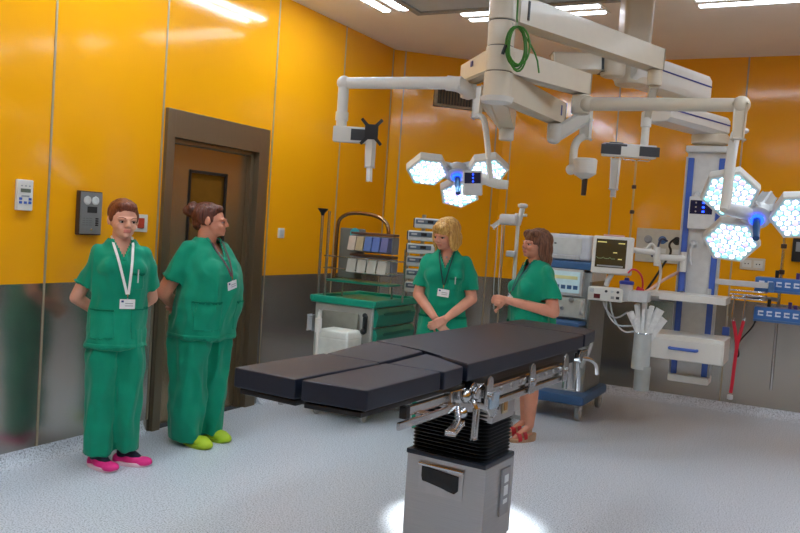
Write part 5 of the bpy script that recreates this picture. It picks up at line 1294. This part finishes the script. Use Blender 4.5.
q = MB(); rail_l = at(672, 300, d=6.6)-sm0; q.beam((.30, .05, .0), (rail_l.x, rail_l.y+.02, rail_l.z), .03, .03, bev=.004); q.build('support_rail', steel, SMD)
for i, (a, b_, c_) in enumerate((((606, 301), (607, 318), (632, 326)), ((610, 301), (614, 325), (636, 331)), ((603, 300), (606, 312), (628, 312)))):
    q = MB(); q.tube([at(*a, d=6.36)-sm0, (at(*a, d=6.36)-sm0)*.3+(at(*b_, d=6.34)-sm0)*.7, at(b_[0]+9, b_[1]+8, d=6.33)-sm0, at(*c_, d=6.33)-sm0], .007, n=8, smooth=2); q.build('tube', clear if i < 2 else greyp, SMD)
CB_ = thing('red_cable', 'thin red cable looping from the patient monitor down to the shelf', 'cable', at(628, 273, d=6.4))
q = MB(); q.tube([at(*p, d=6.35) for p in ((628, 273), (632, 269), (637, 270), (642, 276), (643, 284), (642, 291), (634, 295), (628, 290))], .0075, n=8, smooth=2); q.build('cord', redp, CB_, True)
q = MB(); q.box(at(640, 290, d=6.34), (.06, .03, .04), .008, rot=(0, .4, .3)); q.build('connector', redp, CB_, True)
# cables behind, from the wall panel
for i, (lab, m_, pts) in enumerate((('black cable hanging from the wall outlet panel down behind the monitor arm', black, ((676, 238), (668, 244), (672, 252), (665, 262), (655, 278), (645, 292), (641, 297))),
                       ('dark blue cable curving from the wall outlet panel toward the monitor arm', mat('blue_cable', (40, 60, 96), .4), ((667, 241), (661, 238), (658, 246), (657, 254), (652, 256))),
                       ('white hose curving down behind the monitor arm beside the pendant shelf', white, ((646, 250), (653, 241), (660, 262), (661, 276), (656, 292), (650, 300))),
                       ('pale pink hose running from the pendant column toward the vacuum module', mat('pale_pink_hose', (222, 178, 160), .4), ((683, 270), (672, 275), (660, 282), (648, 291), (634, 296))))):
    dd = 7.2 if i < 2 else 6.65
    t = thing('cable' if i < 2 else 'hose', lab, 'cable' if i < 2 else 'hose', at(*pts[0], d=dd))
    q = MB(); q.tube([at(*p, d=dd-.06*k_*(i < 2)) for k_, p in enumerate(pts)], .012 if i > 1 else .010, n=8, smooth=2); q.build('cord', m_, t, True)
# bag holder with white paper-wrapped bags
bh = at(642, 345, d=6.35); BH = thing('tube_holder', 'clear plastic tube holder hanging from the pendant left of the drawer', 'holder', bh)
def vpt(px, py, d=6.35): return at(px, py, d=d)-bh
q = MB(); a_, b_ = vpt(643, 333), vpt(642, 369); q.cyl(a_, Vector((a_.x, a_.y, b_.z)), .066, .070, n=24); q.build('upper_sleeve', mat('frosted_sleeve', (200, 206, 204), .3, alpha=.75), BH)
a2_, b2_ = vpt(646, 366), vpt(645, 391); q = MB(); q.cyl(Vector((a_.x+.02, a_.y, a2_.z)), Vector((a_.x+.02, a_.y, b2_.z)), .062, .060, n=24, bev=.006); q.build('lower_sleeve', mat('frosted_sleeve2', (186, 192, 190), .3, alpha=.55), BH)
q = MB(); q.tube([(a_.x+.066*math.cos(t), a_.y+.066*math.sin(t), a_.z) for t in [2*PI*k/20 for k in range(20)]], .006, n=6, close=True); q.beam((a_.x, a_.y+.06, a_.z), (a_.x+.05, a_.y+.30, a_.z), .03, .02, bev=.004); q.build('ring', chrome, BH)
paper = mat('white_paper_wrap', (222, 224, 222), .6, var=.1, scale=30)
ends = [(630, 312), (637, 304), (645, 301), (652, 306), (660, 310), (663, 319), (634, 318), (656, 318), (648, 309)]
for i, (x, y) in enumerate(ends):
    e_ = at(x, y, d=6.30+.03*(i % 3)); b0 = bh+Vector((a_.x, a_.y, a_.z-.10))+Vector((.018*math.cos(i*2.4), .018*math.sin(i*2.4), 0))
    q = MB(); q.beam(b0, e_, .022, .035, .036, .05, bev=.006); o = q.build('wrapped_catheter', paper); 
    o.location = b0; o.data.transform(Matrix.Translation(-b0))
    tag(o, {0: 'white paper-wrapped pack leaning furthest left out of the clear tube holder', 5: 'white paper-wrapped pack leaning furthest right out of the clear tube holder', 2: 'white paper-wrapped pack standing tallest in the clear tube holder'}.get(i, 'white paper-wrapped pack among the upright ones in the clear tube holder'), 'package', 'wrapped packs in the tube holder')
# red strap
rs = at(738, 322, d=6.45); RS = thing('red_tourniquet', 'red rubber strap hanging from chrome hooks right of the pendant drawer', 'strap', rs)
d_ = 6.42
q = MB()
for x0_ in (733.5, 743.5):
    q.tube([at(*p, d=d_) for p in ((x0_, 321), ((x0_+738)/2-.3, 333), (737, 345), (735, 360), (732, 385), (730.5, 393))], .013, n=10, smooth=1, flat=.5)
q.build('strap', redp, RS, True)
q = MB(); q.lathe(at(730, 397, d=d_)+Vector((0, 0, -.02)), [(0, .012), (.005, .022), (.035, .022), (.04, .012)]); q.build('end_valve', lgrey, RS, True)
HK = thing('hook_rail', 'chrome looped hooks holding the red strap at the end of the pendant shelf', 'hook', at(738, 305, d=6.46))
for x0_ in (732, 743):
    q = MB(); q.tube([at(*p, d=6.45) for p in ((x0_-1.5, 298), (x0_+3, 295), (x0_+1.5, 306), (x0_-.5, 318), (x0_+.5, 322), (x0_+2.5, 318))], .008, n=8, smooth=2); q.build('hook', chrome, HK, True)
q = MB(); q.tube([at(727, 297, d=6.48), at(760, 299, d=6.48)], .009, n=8); q.build('bar', chrome, HK, True)
t = thing('blue_clip_box', 'small blue box clipped beside the pendant column under the shelf', 'box', at(726, 331, d=6.6))
q = MB(); q.box((0, 0, 0), (.055, .06, .07), .008); q.build('box', bluep, t); q = MB(); q.tube([(.0, .0, .035), (.0, .01, .09), (.0, .03, .12)], .006, n=8); q.build('clip', steel, t)
t = thing('cable', 'black cable looping between the pendant shelf and the blue trays', 'cable', at(757, 305, d=6.5))
q = MB(); q.tube([at(*p, d=6.5) for p in ((757, 310), (756, 320), (752, 328), (742, 338), (737, 345), (735, 353), (738, 358), (739, 352), (735, 340))], .007, n=8, smooth=2); q.build('cord', black, t, True)
# pole with blue trays
bp_ = at(779, 300, d=6.5)
BT = thing('tray_pole', 'metal pole carrying two blue trays at the right edge of the room', 'tray rack', bp_)
top_ = at(781, 238, d=6.5).z; bot_ = at(776, 391, d=6.5).z
q = MB(); q.cyl((0, 0, top_-bp_.z), (0, 0, bot_-bp_.z), .012); q.build('pole', chrome, BT)
for py in (246, 272):
    z = at(780, py, d=6.5).z-bp_.z; q = MB(); q.cyl((0, 0, z-.018), (0, 0, z+.018), .022, bev=.004); q.build('collar', mat('brown_collar', (60, 40, 28), .5), BT)
bt_m = mat('tray_blue', (58, 110, 176), .35, coat=.2); mk = mat('tray_marking', (214, 224, 236), .4)
for k_, (x, y) in enumerate(((786, 285), (778, 314))):
    c = at(x, y, d=6.42)-bp_
    W_ = .44 if k_ == 0 else .34
    q = MB(); q.box(c, (W_, .20, .10), .012); tr2 = q.build('tray', bt_m, BT)
    q = MB(); q.box((c.x, c.y-.10, c.z-.055), (W_, .03, .018), .004); q.build('tray_lip', steelblue, tr2)
    for j in range(6 if k_ == 0 else 5):
        q = MB(); xx = c.x-W_/2+.05+.062*j
        q.box((xx, c.y-.103, c.z+.015), (.04, .006, .014), .002); q.box((xx, c.y-.103, c.z-.012), (.04, .006, .012), .002); q.box((xx-.014, c.y-.103, c.z), (.008, .006, .035), .001); q.build('slot_marking', mk, tr2)
    for j, (dx, hh_) in enumerate(((-.05, .06), (.10, .05), (.14, .03))):
        q = MB(); q.cyl((c.x+dx-.02, c.y, c.z+.045), (c.x+dx-.02, c.y, c.z+.05+hh_), .014, bev=.003); q.build('stopper', black if j < 1 else mat('violet_cap', (70, 50, 120), .4), tr2)
q = MB(); q.beam((-.24, .12, .0), (0, 0, 0), .03, .03, bev=.004); q.build('holder_arm', lgrey, BT)
# drip pole of the pendant
dp_ = at(631, 225, d=6.62)
DPp = thing('drip_pole', 'thin brass-coloured drip pole with four hooks rising behind the patient monitor', 'stand', dp_)
zt2 = at(636, 161, d=6.62).z-dp_.z; zb2 = at(628, 296, d=6.62).z-dp_.z
q = MB(); q.cyl((0, 0, zb2), (0, 0, zt2), .008); q.build('pole', mat('champagne_metal', (200, 170, 120), .3, metal=.7), DPp)
for a in range(4):
    q = MB(); t_ = a*PI/2+.5; q.tube([(0, 0, zt2), (.05*math.cos(t_), .05*math.sin(t_), zt2+.005), (.10*math.cos(t_), .10*math.sin(t_), zt2), (.115*math.cos(t_), .115*math.sin(t_), zt2+.02)], .005, n=6, smooth=1); q.build('hook', chrome, DPp)
for py in (187, 212):
    z = at(633, py, d=6.62).z-dp_.z; q = MB(); q.cyl((0, 0, z-.015), (0, 0, z+.015), .018, bev=.004); q.build('collar', mat('brown_collar', (60, 40, 28), .5), DPp)
# spot of the left surgical lamp on the floor
ld = bpy.data.lights.new('surgical_beam', 'SPOT'); lo_ = bpy.data.objects.new('surgical_beam', ld); COL.objects.link(lo_)
lo_.location = hub1+camdir(0, -.74, -.67)*.06; ld.energy = 1000; ld.spot_size = R(22); ld.spot_blend = .35; ld.shadow_soft_size = .10; ld.color = (.93, .97, 1)
lo_.rotation_euler = (Vector((-1.62, 4.08, 0))-lo_.location).to_track_quat('-Z', 'Y').to_euler()
